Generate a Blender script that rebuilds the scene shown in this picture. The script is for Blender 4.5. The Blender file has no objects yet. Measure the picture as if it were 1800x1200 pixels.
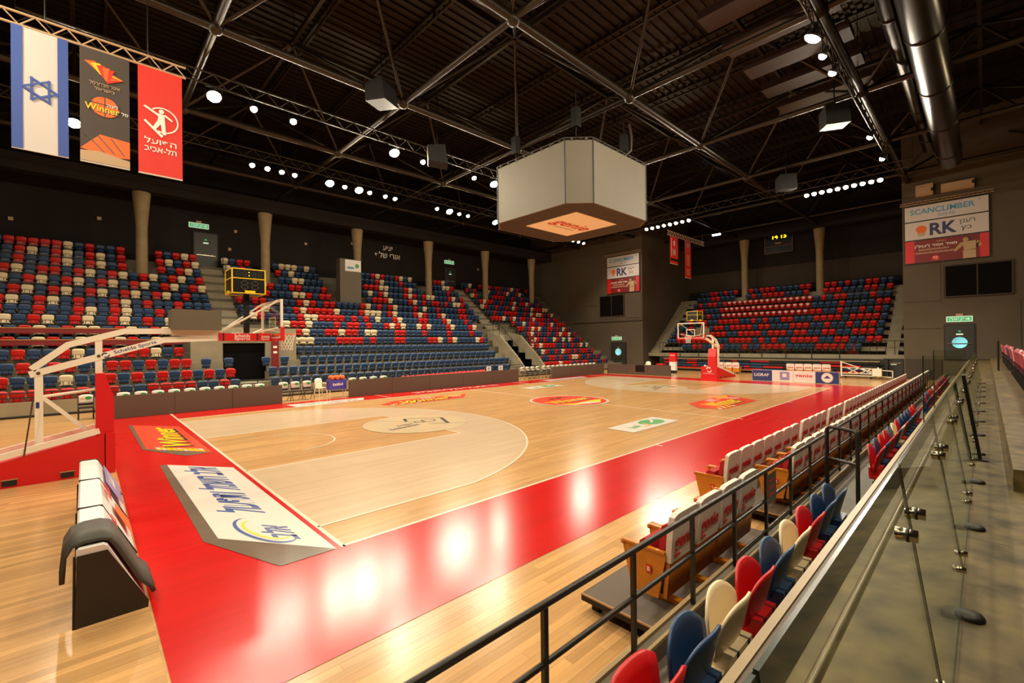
import bpy, math, random
from mathutils import Matrix, Vector, Euler
random.seed(7)
PI = math.pi
scene = bpy.context.scene
col = scene.collection
# ------------------------------------------------------------------ camera
cam_d = bpy.data.cameras.new('camera'); cam = bpy.data.objects.new('camera', cam_d); col.objects.link(cam)
cam_d.sensor_width = 36.0; cam_d.lens = 36.0 * 790.9958 / 1800.0; cam_d.clip_start = 0.02; cam_d.clip_end = 300
_yaw, _pit, _rol = 0.811, 0.0037, -0.0112
_F = Vector((math.cos(_yaw) * math.cos(_pit), math.sin(_yaw) * math.cos(_pit), math.sin(_pit)))
_R = Vector((math.sin(_yaw), -math.cos(_yaw), 0)); _U = _R.cross(_F)
_A = _R * math.cos(_rol) + _U * math.sin(_rol); _B = -_R * math.sin(_rol) + _U * math.cos(_rol)
_m = Matrix((_A, _B, -_F)).transposed().to_4x4(); _m.translation = Vector((-2.5274, -6.0421, 2.7298))
cam.matrix_world = _m
scene.camera = cam
# ------------------------------------------------------------------ world, exposure
w = bpy.data.worlds.new('world'); scene.world = w; w.use_nodes = True
w.node_tree.nodes['Background'].inputs[0].default_value = (1.0, 0.85, 0.6, 1); w.node_tree.nodes['Background'].inputs[1].default_value = 0.0
vs = scene.view_settings
vs.view_transform = 'Standard'; vs.look = 'None'; vs.gamma = 1.0; vs.use_curve_mapping = False
vs.exposure = 0.2
LAMP_COL = (1.0, 0.87, 0.68)
SPOT_W = 840.0
scene.cycles.max_bounces = 8; scene.cycles.diffuse_bounces = 4; scene.cycles.glossy_bounces = 3
scene.cycles.transmission_bounces = 6; scene.cycles.transparent_max_bounces = 12
scene.cycles.sample_clamp_indirect = 6.0
scene.cycles.caustics_reflective = False; scene.cycles.caustics_refractive = False
scene.cycles.use_denoising = True

# ------------------------------------------------------------------ materials
MATS = {}
def srgb(r, g, b):
    f = lambda c: (c / 255 / 12.92) if c / 255 <= 0.04045 else ((c / 255 + 0.055) / 1.055) ** 2.4
    return (f(r), f(g), f(b), 1)
def mat(name, rgb, rough=0.5, metal=0.0, emit=None, estr=0.0, noise=0.0, nscale=4.0, bump=0.0, spec=None, coat=0.0):
    if name in MATS: return MATS[name]
    m = bpy.data.materials.new(name); m.use_nodes = True; nt = m.node_tree; b = nt.nodes['Principled BSDF']
    c = srgb(*rgb)
    b.inputs['Base Color'].default_value = c; b.inputs['Roughness'].default_value = rough; b.inputs['Metallic'].default_value = metal
    if spec is not None: b.inputs['Specular IOR Level'].default_value = spec
    if coat: b.inputs['Coat Weight'].default_value = coat; b.inputs['Coat Roughness'].default_value = 0.1
    if emit: b.inputs['Emission Color'].default_value = srgb(*emit); b.inputs['Emission Strength'].default_value = estr
    if noise or bump:
        tc = nt.nodes.new('ShaderNodeTexCoord'); n = nt.nodes.new('ShaderNodeTexNoise'); n.inputs['Scale'].default_value = nscale; n.inputs['Detail'].default_value = 4
        nt.links.new(tc.outputs['Object'], n.inputs['Vector'])
        if noise:
            r = nt.nodes.new('ShaderNodeValToRGB')
            r.color_ramp.elements[0].position = 0.3; r.color_ramp.elements[1].position = 0.7
            r.color_ramp.elements[0].color = tuple(x * (1 - noise) for x in c[:3]) + (1,)
            r.color_ramp.elements[1].color = tuple(min(1, x * (1 + noise)) for x in c[:3]) + (1,)
            nt.links.new(n.outputs['Fac'], r.inputs['Fac']); nt.links.new(r.outputs['Color'], b.inputs['Base Color'])
        if bump:
            bp = nt.nodes.new('ShaderNodeBump'); bp.inputs['Strength'].default_value = bump; bp.inputs['Distance'].default_value = 0.02
            nt.links.new(n.outputs['Fac'], bp.inputs['Height']); nt.links.new(bp.outputs['Normal'], b.inputs['Normal'])
    MATS[name] = m
    return m
def wood_floor(name, rgb, var, per_object=False, tint=1.0, rough=0.21, stripe=0.10, grain=0.12):
    """strip flooring along world X; per-strip colour from a brick pattern (or the object's own random for real planks)"""
    m = bpy.data.materials.new(name); m.use_nodes = True; nt = m.node_tree; b = nt.nodes['Principled BSDF']; L = nt.links.new
    geo = nt.nodes.new('ShaderNodeNewGeometry')
    c = srgb(*rgb)
    lo = tuple(x * (1 - var) for x in c[:3]) + (1,); hi = tuple(min(1, x * (1 + var)) for x in c[:3]) + (1,)
    ramp = nt.nodes.new('ShaderNodeValToRGB'); ramp.color_ramp.elements[0].color = lo; ramp.color_ramp.elements[1].color = hi
    if per_object:
        oi = nt.nodes.new('ShaderNodeObjectInfo'); L(oi.outputs['Random'], ramp.inputs['Fac'])
    else:
        br = nt.nodes.new('ShaderNodeTexBrick'); br.inputs['Scale'].default_value = 1.0
        br.inputs['Brick Width'].default_value = 2.0; br.inputs['Row Height'].default_value = stripe; br.inputs['Mortar Size'].default_value = 0.0
        br.inputs['Color1'].default_value = (0, 0, 0, 1); br.inputs['Color2'].default_value = (1, 1, 1, 1); br.offset = 0.37
        L(geo.outputs['Position'], br.inputs['Vector']); L(br.outputs['Color'], ramp.inputs['Fac'])
    mp = nt.nodes.new('ShaderNodeMapping'); mp.inputs['Scale'].default_value = (0.7, 22, 1)
    n = nt.nodes.new('ShaderNodeTexNoise'); n.inputs['Scale'].default_value = 1.6; n.inputs['Detail'].default_value = 6
    L(geo.outputs['Position'], mp.inputs['Vector']); L(mp.outputs['Vector'], n.inputs['Vector'])
    mr = nt.nodes.new('ShaderNodeMapRange'); mr.inputs['From Min'].default_value = 0.25; mr.inputs['From Max'].default_value = 0.75
    mr.inputs['To Min'].default_value = 1 - grain; mr.inputs['To Max'].default_value = 1 + grain
    L(n.outputs['Fac'], mr.inputs['Value'])
    mul = nt.nodes.new('ShaderNodeVectorMath'); mul.operation = 'SCALE'
    L(ramp.outputs['Color'], mul.inputs[0]); L(mr.outputs['Result'], mul.inputs['Scale']); L(mul.outputs['Vector'], b.inputs['Base Color'])
    b.inputs['Roughness'].default_value = rough
    b.inputs['Specular IOR Level'].default_value = 0.38; b.inputs['Coat Weight'].default_value = 0.0; b.inputs['Coat Roughness'].default_value = 0.2
    bp = nt.nodes.new('ShaderNodeBump'); bp.inputs['Strength'].default_value = 0.02; bp.inputs['Distance'].default_value = 0.002
    L(n.outputs['Fac'], bp.inputs['Height']); L(bp.outputs['Normal'], b.inputs['Normal'])
    MATS[name] = m
    return m
wood_floor('floor_wood', (197, 153, 99), 0.13)
wood_floor('floor_plank', (197, 153, 99), 0.20, per_object=True)
wood_floor('floor_wash', (204, 178, 146), 0.05, grain=0.06)
wood_floor('floor_red', (196, 14, 10), 0.05, grain=0.06, rough=0.21)
wood_floor('line_cream', (228, 214, 190), 0.02, grain=0.03)
wood_floor('print_white', (224, 216, 206), 0.01, grain=0.02)
wood_floor('print_grey', (112, 98, 82), 0.02, grain=0.04)
wood_floor('print_orange', (226, 78, 52), 0.02, grain=0.04)
wood_floor('print_circle', (208, 186, 148), 0.02, grain=0.03)
mat('print_yellow', (250, 205, 20), 0.3); mat('print_blue', (62, 86, 150), 0.3); mat('print_black', (40, 34, 32), 0.35)
mat('print_green', (58, 150, 70), 0.3); mat('print_red', (214, 44, 34), 0.3); mat('print_amber', (240, 150, 40), 0.3)
mat('wall_dark', (60, 50, 38), 0.85, noise=0.12, nscale=0.6); mat('wall_upper', (26, 20, 15), 0.9, noise=0.15, nscale=0.5)
mat('wall_corner', (84, 73, 56), 0.8, noise=0.08, nscale=0.7)
mat('deck', (48, 37, 24), 0.42, metal=0.6); mat('roof_steel', (46, 37, 25), 0.38, metal=0.5)
mat('black_steel', (26, 23, 20), 0.4, metal=0.3); mat('rail_steel', (44, 40, 33), 0.35, metal=0.4); mat('black_plastic', (24, 22, 20), 0.5)
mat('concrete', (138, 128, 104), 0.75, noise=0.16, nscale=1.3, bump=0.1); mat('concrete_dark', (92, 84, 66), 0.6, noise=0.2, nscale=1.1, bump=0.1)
mat('concrete_walk', (94, 80, 50), 0.5, noise=0.65, nscale=4.5, bump=0.25, spec=0.25); mat('concrete_column', (150, 132, 96), 0.7, noise=0.12, nscale=2.0)
mat('ledge_light', (150, 128, 88), 0.4, noise=0.1, nscale=5); mat('ledge_brown', (88, 72, 50), 0.5)
mat('tread_grey', (108, 104, 92), 0.6, noise=0.2, nscale=2)
mat('seat_red', (196, 16, 16), 0.38); mat('seat_blue', (34, 66, 104), 0.38); mat('seat_white', (226, 208, 170), 0.42); mat('seat_bracket', (34, 31, 27), 0.5)
mat('paint_white', (236, 226, 204), 0.32); mat('pad_red', (206, 16, 18), 0.45); mat('pad_white', (232, 230, 226), 0.4); mat('pad_black', (40, 34, 28), 0.45)
mat('foam_black', (66, 62, 52), 0.6); mat('board_grey', (84, 70, 56), 0.55); mat('panel_grey', (96, 86, 66), 0.5)
mat('cloth_screen', (104, 97, 80), 0.6, noise=0.03, nscale=1.5); mat('cloth_dark', (60, 46, 36), 0.7, noise=0.2, nscale=3, bump=0.3); mat('cloth_cream', (250, 240, 226), 0.6)
mat('text_red', (206, 26, 26), 0.5); mat('text_white', (240, 234, 222), 0.5); mat('text_blue', (40, 56, 120), 0.5); mat('text_cyan', (64, 150, 196), 0.5); mat('text_navy', (42, 44, 92), 0.5)
mat('flag_white', (204, 196, 190), 0.7); mat('flag_blue', (58, 84, 158), 0.7); mat('flag_red', (216, 44, 28), 0.6); mat('flag_dark', (72, 62, 54), 0.7)
mat('flag_orange', (226, 104, 34), 0.6); mat('flag_yellow', (244, 200, 40), 0.6)
mat('wood_seat', (196, 120, 28), 0.35, noise=0.14, nscale=6); mat('wood_seat_dark', (204, 126, 36), 0.4, noise=0.1, nscale=5); mat('fabric_red', (170, 18, 26), 0.8); mat('cover_white', (222, 212, 200), 0.7, bump=0.3, nscale=9)
mat('platform_top', (88, 74, 58), 0.5); mat('platform_edge', (170, 128, 82), 0.5); mat('chrome', (200, 190, 170), 0.2, metal=1.0); mat('satin_steel', (112, 102, 82), 0.32, metal=0.8)
mat('yellow_frame', (236, 200, 20), 0.4); mat('black_face', (18, 17, 15), 0.3); mat('led_off', (52, 48, 40), 0.4)
mat('led_amber', (255, 190, 20), 0.4, emit=(255, 190, 20), estr=4.0); mat('led_red', (255, 60, 30), 0.4, emit=(255, 60, 30), estr=2.0)
mat('sign_green', (40, 128, 84), 0.4, emit=(60, 190, 120), estr=0.5); mat('sign_pale', (196, 214, 190), 0.4, emit=(200, 230, 200), estr=0.5); mat('sign_cyan', (120, 200, 210), 0.4, emit=(130, 220, 230), estr=0.6)
mat('lamp_lens', (255, 240, 205), 0.3, emit=(255, 226, 170), estr=110.0); mat('lamp_small', (255, 240, 205), 0.3, emit=(255, 232, 190), estr=60.0)
mat('bulb_white', (230, 240, 255), 0.3, emit=(220, 240, 255), estr=12.0)
mat('net_white', (226, 220, 206), 0.7); mat('rim_orange', (230, 74, 20), 0.4); mat('ball_orange', (214, 106, 44), 0.6); mat('cover_purple', (70, 62, 160), 0.6)
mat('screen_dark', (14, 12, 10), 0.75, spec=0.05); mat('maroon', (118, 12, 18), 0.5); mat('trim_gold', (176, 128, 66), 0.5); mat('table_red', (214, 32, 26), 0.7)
mat('duct', (46, 37, 25), 0.3, metal=0.85); mat('duct_red', (46, 26, 17), 0.5); mat('box_pale', (186, 156, 120), 0.6); mat('skin_sepia', (176, 150, 104), 0.7); mat('sepia_dark', (70, 50, 30), 0.7)
mat('door_grey', (48, 46, 40), 0.4); mat('door_frame', (26, 24, 22), 0.5); mat('purple_print', (150, 140, 190), 0.5); mat('orange_print', (230, 104, 34), 0.5)
def glass_mat(name, tint, thin=0.0):
    m = bpy.data.materials.new(name); m.use_nodes = True; nt = m.node_tree; b = nt.nodes['Principled BSDF']
    nt.nodes.remove(b); out = nt.nodes['Material Output']
    tr = nt.nodes.new('ShaderNodeBsdfTransparent'); tr.inputs['Color'].default_value = tint
    gl = nt.nodes.new('ShaderNodeBsdfGlossy'); gl.inputs['Roughness'].default_value = 0.03; gl.inputs['Color'].default_value = (0.9, 0.95, 0.9, 1)
    fc = nt.nodes.new('ShaderNodeLayerWeight'); fc.inputs['Blend'].default_value = 0.5
    pw = nt.nodes.new('ShaderNodeMath'); pw.operation = 'POWER'; pw.inputs[1].default_value = 5.0; nt.links.new(fc.outputs['Facing'], pw.inputs[0])
    lw = nt.nodes.new('ShaderNodeMath'); lw.operation = 'MULTIPLY_ADD'; lw.inputs[1].default_value = 0.6; lw.inputs[2].default_value = 0.035; nt.links.new(pw.outputs[0], lw.inputs[0])
    mx = nt.nodes.new('ShaderNodeMixShader')
    nt.links.new(lw.outputs[0], mx.inputs['Fac']); nt.links.new(tr.outputs[0], mx.inputs[1]); nt.links.new(gl.outputs[0], mx.inputs[2])
    nt.links.new(mx.outputs[0], out.inputs['Surface'])
    MATS[name] = m
glass_mat('glass', (0.93, 0.96, 0.92, 1)); glass_mat('glass_green', (0.93, 0.95, 0.89, 1))
mat('glass_edge', (30, 44, 34), 0.2)

# ------------------------------------------------------------------ mesh helpers
class MB:
    def __init__(s): s.v = []; s.f = []; s.mi = []; s.m = []; s.smooth = []; s.cur = 0
    def use(s, name):
        if name not in s.m: s.m.append(name)
        s.cur = s.m.index(name); return s
    def add(s, vs, fs, smooth=False):
        o = len(s.v); s.v += [tuple(v) for v in vs]
        for f in fs: s.f.append(tuple(i + o for i in f)); s.mi.append(s.cur); s.smooth.append(smooth)
        return s
    def box(s, a, b, M=None):
        x0, y0, z0 = a; x1, y1, z1 = b
        if x0 > x1: x0, x1 = x1, x0
        if y0 > y1: y0, y1 = y1, y0
        if z0 > z1: z0, z1 = z1, z0
        vs = [(x0, y0, z0), (x1, y0, z0), (x1, y1, z0), (x0, y1, z0), (x0, y0, z1), (x1, y0, z1), (x1, y1, z1), (x0, y1, z1)]
        if M: vs = [M @ Vector(v) for v in vs]
        return s.add(vs, [(0, 3, 2, 1), (4, 5, 6, 7), (0, 1, 5, 4), (1, 2, 6, 5), (2, 3, 7, 6), (3, 0, 4, 7)])
    def bar(s, p, q, wy, wz=None, up=(0, 0, 1)):
        p = Vector(p); q = Vector(q); d = (q - p); L = d.length
        if L < 1e-6: return s
        d /= L; u = Vector(up)
        if abs(d.dot(u)) > 0.98: u = Vector((1, 0, 0))
        r = d.cross(u).normalized(); u = r.cross(d)
        wz = wy if wz is None else wz
        vs = [p + r * (a * wy / 2) + u * (b * wz / 2) for a, b in ((-1, -1), (1, -1), (1, 1), (-1, 1))] + [q + r * (a * wy / 2) + u * (b * wz / 2) for a, b in ((-1, -1), (1, -1), (1, 1), (-1, 1))]
        return s.add(vs, [(0, 1, 2, 3), (7, 6, 5, 4), (0, 4, 5, 1), (1, 5, 6, 2), (2, 6, 7, 3), (3, 7, 4, 0)])
    def tube(s, pts, r, n=8, cap=True, r2=None):
        pts = [Vector(p) for p in pts]; k = len(pts); vs = []; prev = None
        for i, p in enumerate(pts):
            d = (pts[min(i + 1, k - 1)] - pts[max(i - 1, 0)]).normalized()
            if prev is None:
                u = Vector((0, 0, 1)) if abs(d.z) < 0.95 else Vector((1, 0, 0))
            else: u = prev
            a = d.cross(u).normalized(); u = a.cross(d); prev = u
            rr = r if r2 is None else r + (r2 - r) * i / (k - 1)
            vs += [p + (a * math.cos(2 * PI * j / n) + u * math.sin(2 * PI * j / n)) * rr for j in range(n)]
        fs = [(i * n + j, i * n + (j + 1) % n, (i + 1) * n + (j + 1) % n, (i + 1) * n + j) for i in range(k - 1) for j in range(n)]
        s.add(vs, fs, True)
        if cap: s.add(vs[:n], [tuple(range(n))[::-1]]); s.add(vs[-n:], [tuple(range(n))])
        return s
    def lathe(s, prof, c, n=16, axis='z'):
        vs = []; c = Vector(c)
        for r, h in prof:
            for j in range(n):
                a = 2 * PI * j / n; x, y = r * math.cos(a), r * math.sin(a)
                vs.append(c + (Vector((x, y, h)) if axis == 'z' else Vector((h, x, y)) if axis == 'x' else Vector((y, h, x))))
        k = len(prof)
        fs = [(i * n + j, i * n + (j + 1) % n, (i + 1) * n + (j + 1) % n, (i + 1) * n + j) for i in range(k - 1) for j in range(n)]
        return s.add(vs, fs, True)
    def prism(s, poly, h0, h1, axis='y'):
        """poly: 2-D outline; axis y -> (x,z) outline extruded along y; x -> (y,z); z -> (x,y)"""
        f3 = {'y': lambda a, b, h: (a, h, b), 'x': lambda a, b, h: (h, a, b), 'z': lambda a, b, h: (a, b, h)}[axis]
        n = len(poly); vs = [f3(a, b, h0) for a, b in poly] + [f3(a, b, h1) for a, b in poly]
        fs = [tuple(range(n))[::-1], tuple(range(n, 2 * n))] + [(i, (i + 1) % n, n + (i + 1) % n, n + i) for i in range(n)]
        return s.add(vs, fs)
    def sphere(s, c, r, n=10, m=6, sx=1, sy=1, sz=1):
        c = Vector(c); vs = []
        for i in range(m + 1):
            t = PI * i / m
            for j in range(n):
                a = 2 * PI * j / n; vs.append(c + Vector((sx * r * math.sin(t) * math.cos(a), sy * r * math.sin(t) * math.sin(a), sz * r * math.cos(t))))
        return s.add(vs, [(i * n + j, (i + 1) * n + j, (i + 1) * n + (j + 1) % n, i * n + (j + 1) % n) for i in range(m) for j in range(n)], True)
    def mesh(s, name, m=None):
        me = bpy.data.meshes.new(name); me.from_pydata(s.v, [], s.f)
        mats = s.m if s.m else [m]
        for k in mats: me.materials.append(MATS[k])
        me.polygons.foreach_set('material_index', s.mi if s.m else [0] * len(s.f))
        me.polygons.foreach_set('use_smooth', s.smooth)
        me.update(); return me
    def obj(s, name, m=None, parent=None):
        return put(s.mesh(name, m), name, parent)
def rmat(o): return Matrix.LocRotScale(o.location, o.rotation_euler, o.scale)
def wmat(o): return (wmat(o.parent) @ o.matrix_parent_inverse @ o.matrix_basis) if o.parent else o.matrix_basis
def put(me, name, parent=None, M=None):
    o = bpy.data.objects.new(name, me); col.objects.link(o)
    if M is not None: o.matrix_world = M
    if parent is not None:
        o.parent = parent; o.matrix_parent_inverse = wmat(parent).inverted()
    return o
def tag(o, label=None, cat=None, group=None, kind=None):
    if label: o['label'] = label
    if cat: o['category'] = cat
    if group: o['group'] = group
    if kind: o['kind'] = kind
    return o
def thing(name, label, cat, loc=(0, 0, 0), rz=0.0, group=None):
    o = bpy.data.objects.new(name, None); col.objects.link(o); o.empty_display_size = 0.1
    o.location = loc; o.rotation_euler = (0, 0, rz)
    return tag(o, label, cat, group)
def struct(o): o['kind'] = 'structure'; return o
def kids(o): return KIDS.get(o.name, [])
KIDS = {}
def proto_done(root):
    """remember a prototype's children so copies need no scene lookup"""
    ch = [c for c in col.objects if c.parent == root]
    KIDS[root.name] = [(c, [g for g in col.objects if g.parent == c]) for c in ch]
    return root
def dup(root, loc, rz, label=None, group=None, first=[]):
    if root.name not in USED:
        USED.add(root.name); r = root
        r.location = loc; r.rotation_euler = (0, 0, rz)
    else:
        r = root.copy(); col.objects.link(r); r.location = loc; r.rotation_euler = (0, 0, rz)
        for c, gs in KIDS[root.name]:
            d = c.copy(); col.objects.link(d); d.parent = r
            for g in gs: e = g.copy(); col.objects.link(e); e.parent = d
    if label: r['label'] = label
    if group: r['group'] = group
    return r
USED = set()
_tc = {}
def text_mesh(s, m, bold=0.0, depth=0.002, shear=0.0):
    key = (s, m, bold, depth, shear)
    if key in _tc: return _tc[key]
    cu = bpy.data.curves.new('lettering', 'FONT'); cu.body = s; cu.size = 1.0; cu.align_x = 'CENTER'; cu.align_y = 'CENTER'
    cu.offset = bold * .45; cu.extrude = depth; cu.shear = shear; cu.resolution_u = 3
    o = bpy.data.objects.new('lettering', cu); col.objects.link(o)
    dg = bpy.context.evaluated_depsgraph_get(); me = bpy.data.meshes.new_from_object(o.evaluated_get(dg))
    bpy.data.objects.remove(o); bpy.data.curves.remove(cu)
    xs = [v.co.x for v in me.vertices] or [0, 1]; ys = [v.co.y for v in me.vertices] or [0, 1]
    cx, cy = (min(xs) + max(xs)) / 2, (min(ys) + max(ys)) / 2; W = max(max(xs) - min(xs), 1e-3); H = max(max(ys) - min(ys), 1e-3)
    for v in me.vertices: v.co.x = (v.co.x - cx) / W; v.co.y = (v.co.y - cy) / H
    me.materials.clear(); me.materials.append(MATS[m]); me.name = 'lettering'
    _tc[key] = me
    return me
def frame(o, ux, uy, sx=1.0, sy=1.0, sz=1.0):
    ux = Vector(ux).normalized(); uy0 = Vector(uy); uy = uy0.normalized(); uz = ux.cross(uy).normalized()
    M = Matrix((ux * sx, uy * sy, uz * sz)).transposed().to_4x4(); M.translation = Vector(o); return M
def text(s, m, o, ux, uy, W, H, parent, bold=0.0, name='lettering', shear=0.0):
    """lettering fitted into W x H metres, centred on o, reading along ux with letters standing along uy"""
    me = text_mesh(s, m, bold, 0.002, shear); M = frame(o, ux, uy, W, H, 1.0)
    if abs(Vector(ux).normalized().dot(Vector(uy).normalized())) > 1e-3:      # slanted lettering: shear baked into the mesh
        me = me.copy(); me.transform(M); return put(me, name, parent)
    return put(me, name, parent, M)
def heb(s): return s[::-1]
def flat(pts, m, o, ux, uy, parent, name, th=0.003):
    b = MB(); b.prism(pts, 0, th, 'z'); return put(b.mesh(name, m), name, parent, frame(o, ux, uy))
def ell(cx, cy, rx, ry, n=32, a0=0, a1=2 * PI):
    k = n if a1 - a0 >= 2 * PI - 1e-6 else n + 1
    return [(cx + rx * math.cos(a0 + (a1 - a0) * i / n), cy + ry * math.sin(a0 + (a1 - a0) * i / n)) for i in range(k)]
def ringpts(cx, cy, ro, ri, a0, a1, n=40):
    return [(cx + ro * math.cos(a0 + (a1 - a0) * i / n), cy + ro * math.sin(a0 + (a1 - a0) * i / n)) for i in range(n + 1)] + [(cx + ri * math.cos(a1 - (a1 - a0) * i / n), cy + ri * math.sin(a1 - (a1 - a0) * i / n)) for i in range(n + 1)]
def ringquads(b, cx, cy, ro, ri, a0, a1, z0, z1, n=48):
    vs = []; fs = []
    for i in range(n + 1):
        a = a0 + (a1 - a0) * i / n; c, s_ = math.cos(a), math.sin(a)
        vs += [(cx + ri * c, cy + ri * s_, z1), (cx + ro * c, cy + ro * s_, z1)]
    for i in range(n): fs.append((2 * i, 2 * i + 1, 2 * i + 3, 2 * i + 2))
    return b.add(vs, fs)
X1 = (1, 0, 0); Y1 = (0, 1, 0); Z1 = (0, 0, 1); XN = (-1, 0, 0); YN = (0, -1, 0)

# ================================================================== SETTING
# ---- floor: one sheet with two areas left out where the separate near planks lie
fb = MB()
zones = [(-5.0, -2.05, -2.1, 7.0), (-5.0, 6.0, -4.2, -2.1)]
xs = sorted({-14, 48.4, -5.0, -2.05, 6.0}); ys_ = sorted({-4.2, 33.2, -2.1, 7.0})
for i in range(len(xs) - 1):
    for j in range(len(ys_) - 1):
        cx, cy = (xs[i] + xs[i + 1]) / 2, (ys_[j] + ys_[j + 1]) / 2
        if any(z[0] < cx < z[1] and z[2] < cy < z[3] for z in zones): continue
        fb.box((xs[i], ys_[j], -0.3), (xs[i + 1], ys_[j + 1], 0.0))
fb.box((-5.0, -4.2, -0.3), (6.0, 7.0, -0.03))
floor = struct(fb.obj('floor', 'floor_wood'))
# real planks in the near strips
pm = {}
def plank(x0, x1, y):
    k = round(x1 - x0, 3)
    if k not in pm:
        b = MB(); b.box((0.0006, 0.0006, -0.028), (k - 0.0006, 0.0994, 0.0)); pm[k] = b.mesh('plank', 'floor_plank')
    put(pm[k], 'plank', floor, Matrix.Translation((x0, y, 0)))
for zi, (x0, x1, y0, y1) in enumerate(zones):
    y = y0; k = 0
    while y < y1 - 0.05:
        cuts = [x0]; c = x0 + (0.55, 1.5, 1.05)[k % 3] + random.uniform(-.15, .15); st = 2.4 if zi else 2.2
        while c < x1 - 0.4: cuts.append(c); c += st
        cuts.append(x1)
        for a, b_ in zip(cuts[:-1], cuts[1:]): plank(a, b_, y)
        y += 0.1; k += 1
def fpart(b, name, m, label=None):
    o = b.obj(name, m, floor)
    if label: o['label'] = label
    return o
# red border, four strips round the court
b = MB()
for r in ((-2.03, 0, -2.1, 16.9), (28, 30.1, -2.1, 16.9), (0, 28, -2.1, 0), (0, 28, 15, 16.9)):
    b.add([(r[0], r[2], .0036), (r[1], r[2], .0036), (r[1], r[3], .0036), (r[0], r[3], .0036)], [(0, 1, 2, 3)])
fpart(b, 'red_border', 'floor_red', 'wide red painted border around the court')
# pale washed three-point areas, built as polygon fans around the key
def wash(sx):
    b = MB(); n = 48; X = lambda x: x if sx > 0 else 28 - x
    a_ = math.asin((14.1 - 7.5) / 6.75); z = 0.0042
    top = [(0.0, 14.1)] + [(1.575 + 6.75 * math.cos(a_ - a_ * 2 * i / n), 7.5 + 6.75 * math.sin(a_ - a_ * 2 * i / n)) for i in range(n + 1)] + [(0.0, 0.9)]
    inner = [(0.0, 9.95), (5.8, 9.95), (5.8, 5.05), (0.0, 5.05)]
    up = [p for p in top if p[1] >= 9.95]; mid = [p for p in top if 5.05 < p[1] < 9.95]; lo = [p for p in top if p[1] <= 5.05]
    xe = 1.575 + math.sqrt(6.75 ** 2 - 2.45 ** 2)
    polys = [up + [(xe, 9.95), (0.0, 9.95)], [(5.8, 9.95), (xe, 9.95)] + mid + [(xe, 5.05), (5.8, 5.05)], [(0.0, 5.05), (xe, 5.05)] + lo]
    for p in polys:
        vs = [(X(x), y, z) for x, y in p]
        if sx > 0: vs = vs[::-1]
        b.add(vs, [tuple(range(len(vs)))])
    fpart(b, 'three_point_area', 'floor_wash', 'pale washed wood inside the three-point line')
wash(1); wash(-1)
# lines
def line(x0, y0, x1, y1, w=0.05, name='court_line', m='line_cream'):
    b = MB(); b.box((min(x0, x1) - (w / 2 if x0 == x1 else 0), min(y0, y1) - (w / 2 if y0 == y1 else 0), .0015), (max(x0, x1) + (w / 2 if x0 == x1 else 0), max(y0, y1) + (w / 2 if y0 == y1 else 0), 0.0066))
    return fpart(b, name, m)
for y in (0.0, 15.0): line(0, y, 28, y, 0.06)
line(0, -0.03, 0, 17.0, 0.06); line(28, -0.03, 28, 17.0, 0.06)
line(14, 0, 14, 15, 0.04)
for x in (8.4, 14.05, 19.9): line(x, -0.2, x, 0, 0.05)
line(8.9, 15, 8.9, 16.85, 0.05); line(19.1, 15, 19.1, 16.85, 0.05)
for s in (1, -1):
    X = (lambda x: x) if s > 0 else (lambda x: 28 - x)
    for y in (0.9, 14.1): line(X(0), y, X(2.99), y)
    for y in (5.05, 9.95): line(X(0), y, X(5.8), y)
    line(X(5.8), 5.05, X(5.8), 9.95)
    a = math.asin(6.6 / 6.75)
    for r, c, a_ in ((6.75, 1.575, a), (1.25, 1.575, PI / 2)):
        b = MB(); c0 = 0 if s > 0 else PI
        ringquads(b, X(c), 7.5, r + 0.025, r - 0.025, c0 - a_, c0 + a_, 0, 0.0066); fpart(b, 'court_arc', 'line_cream')
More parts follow.
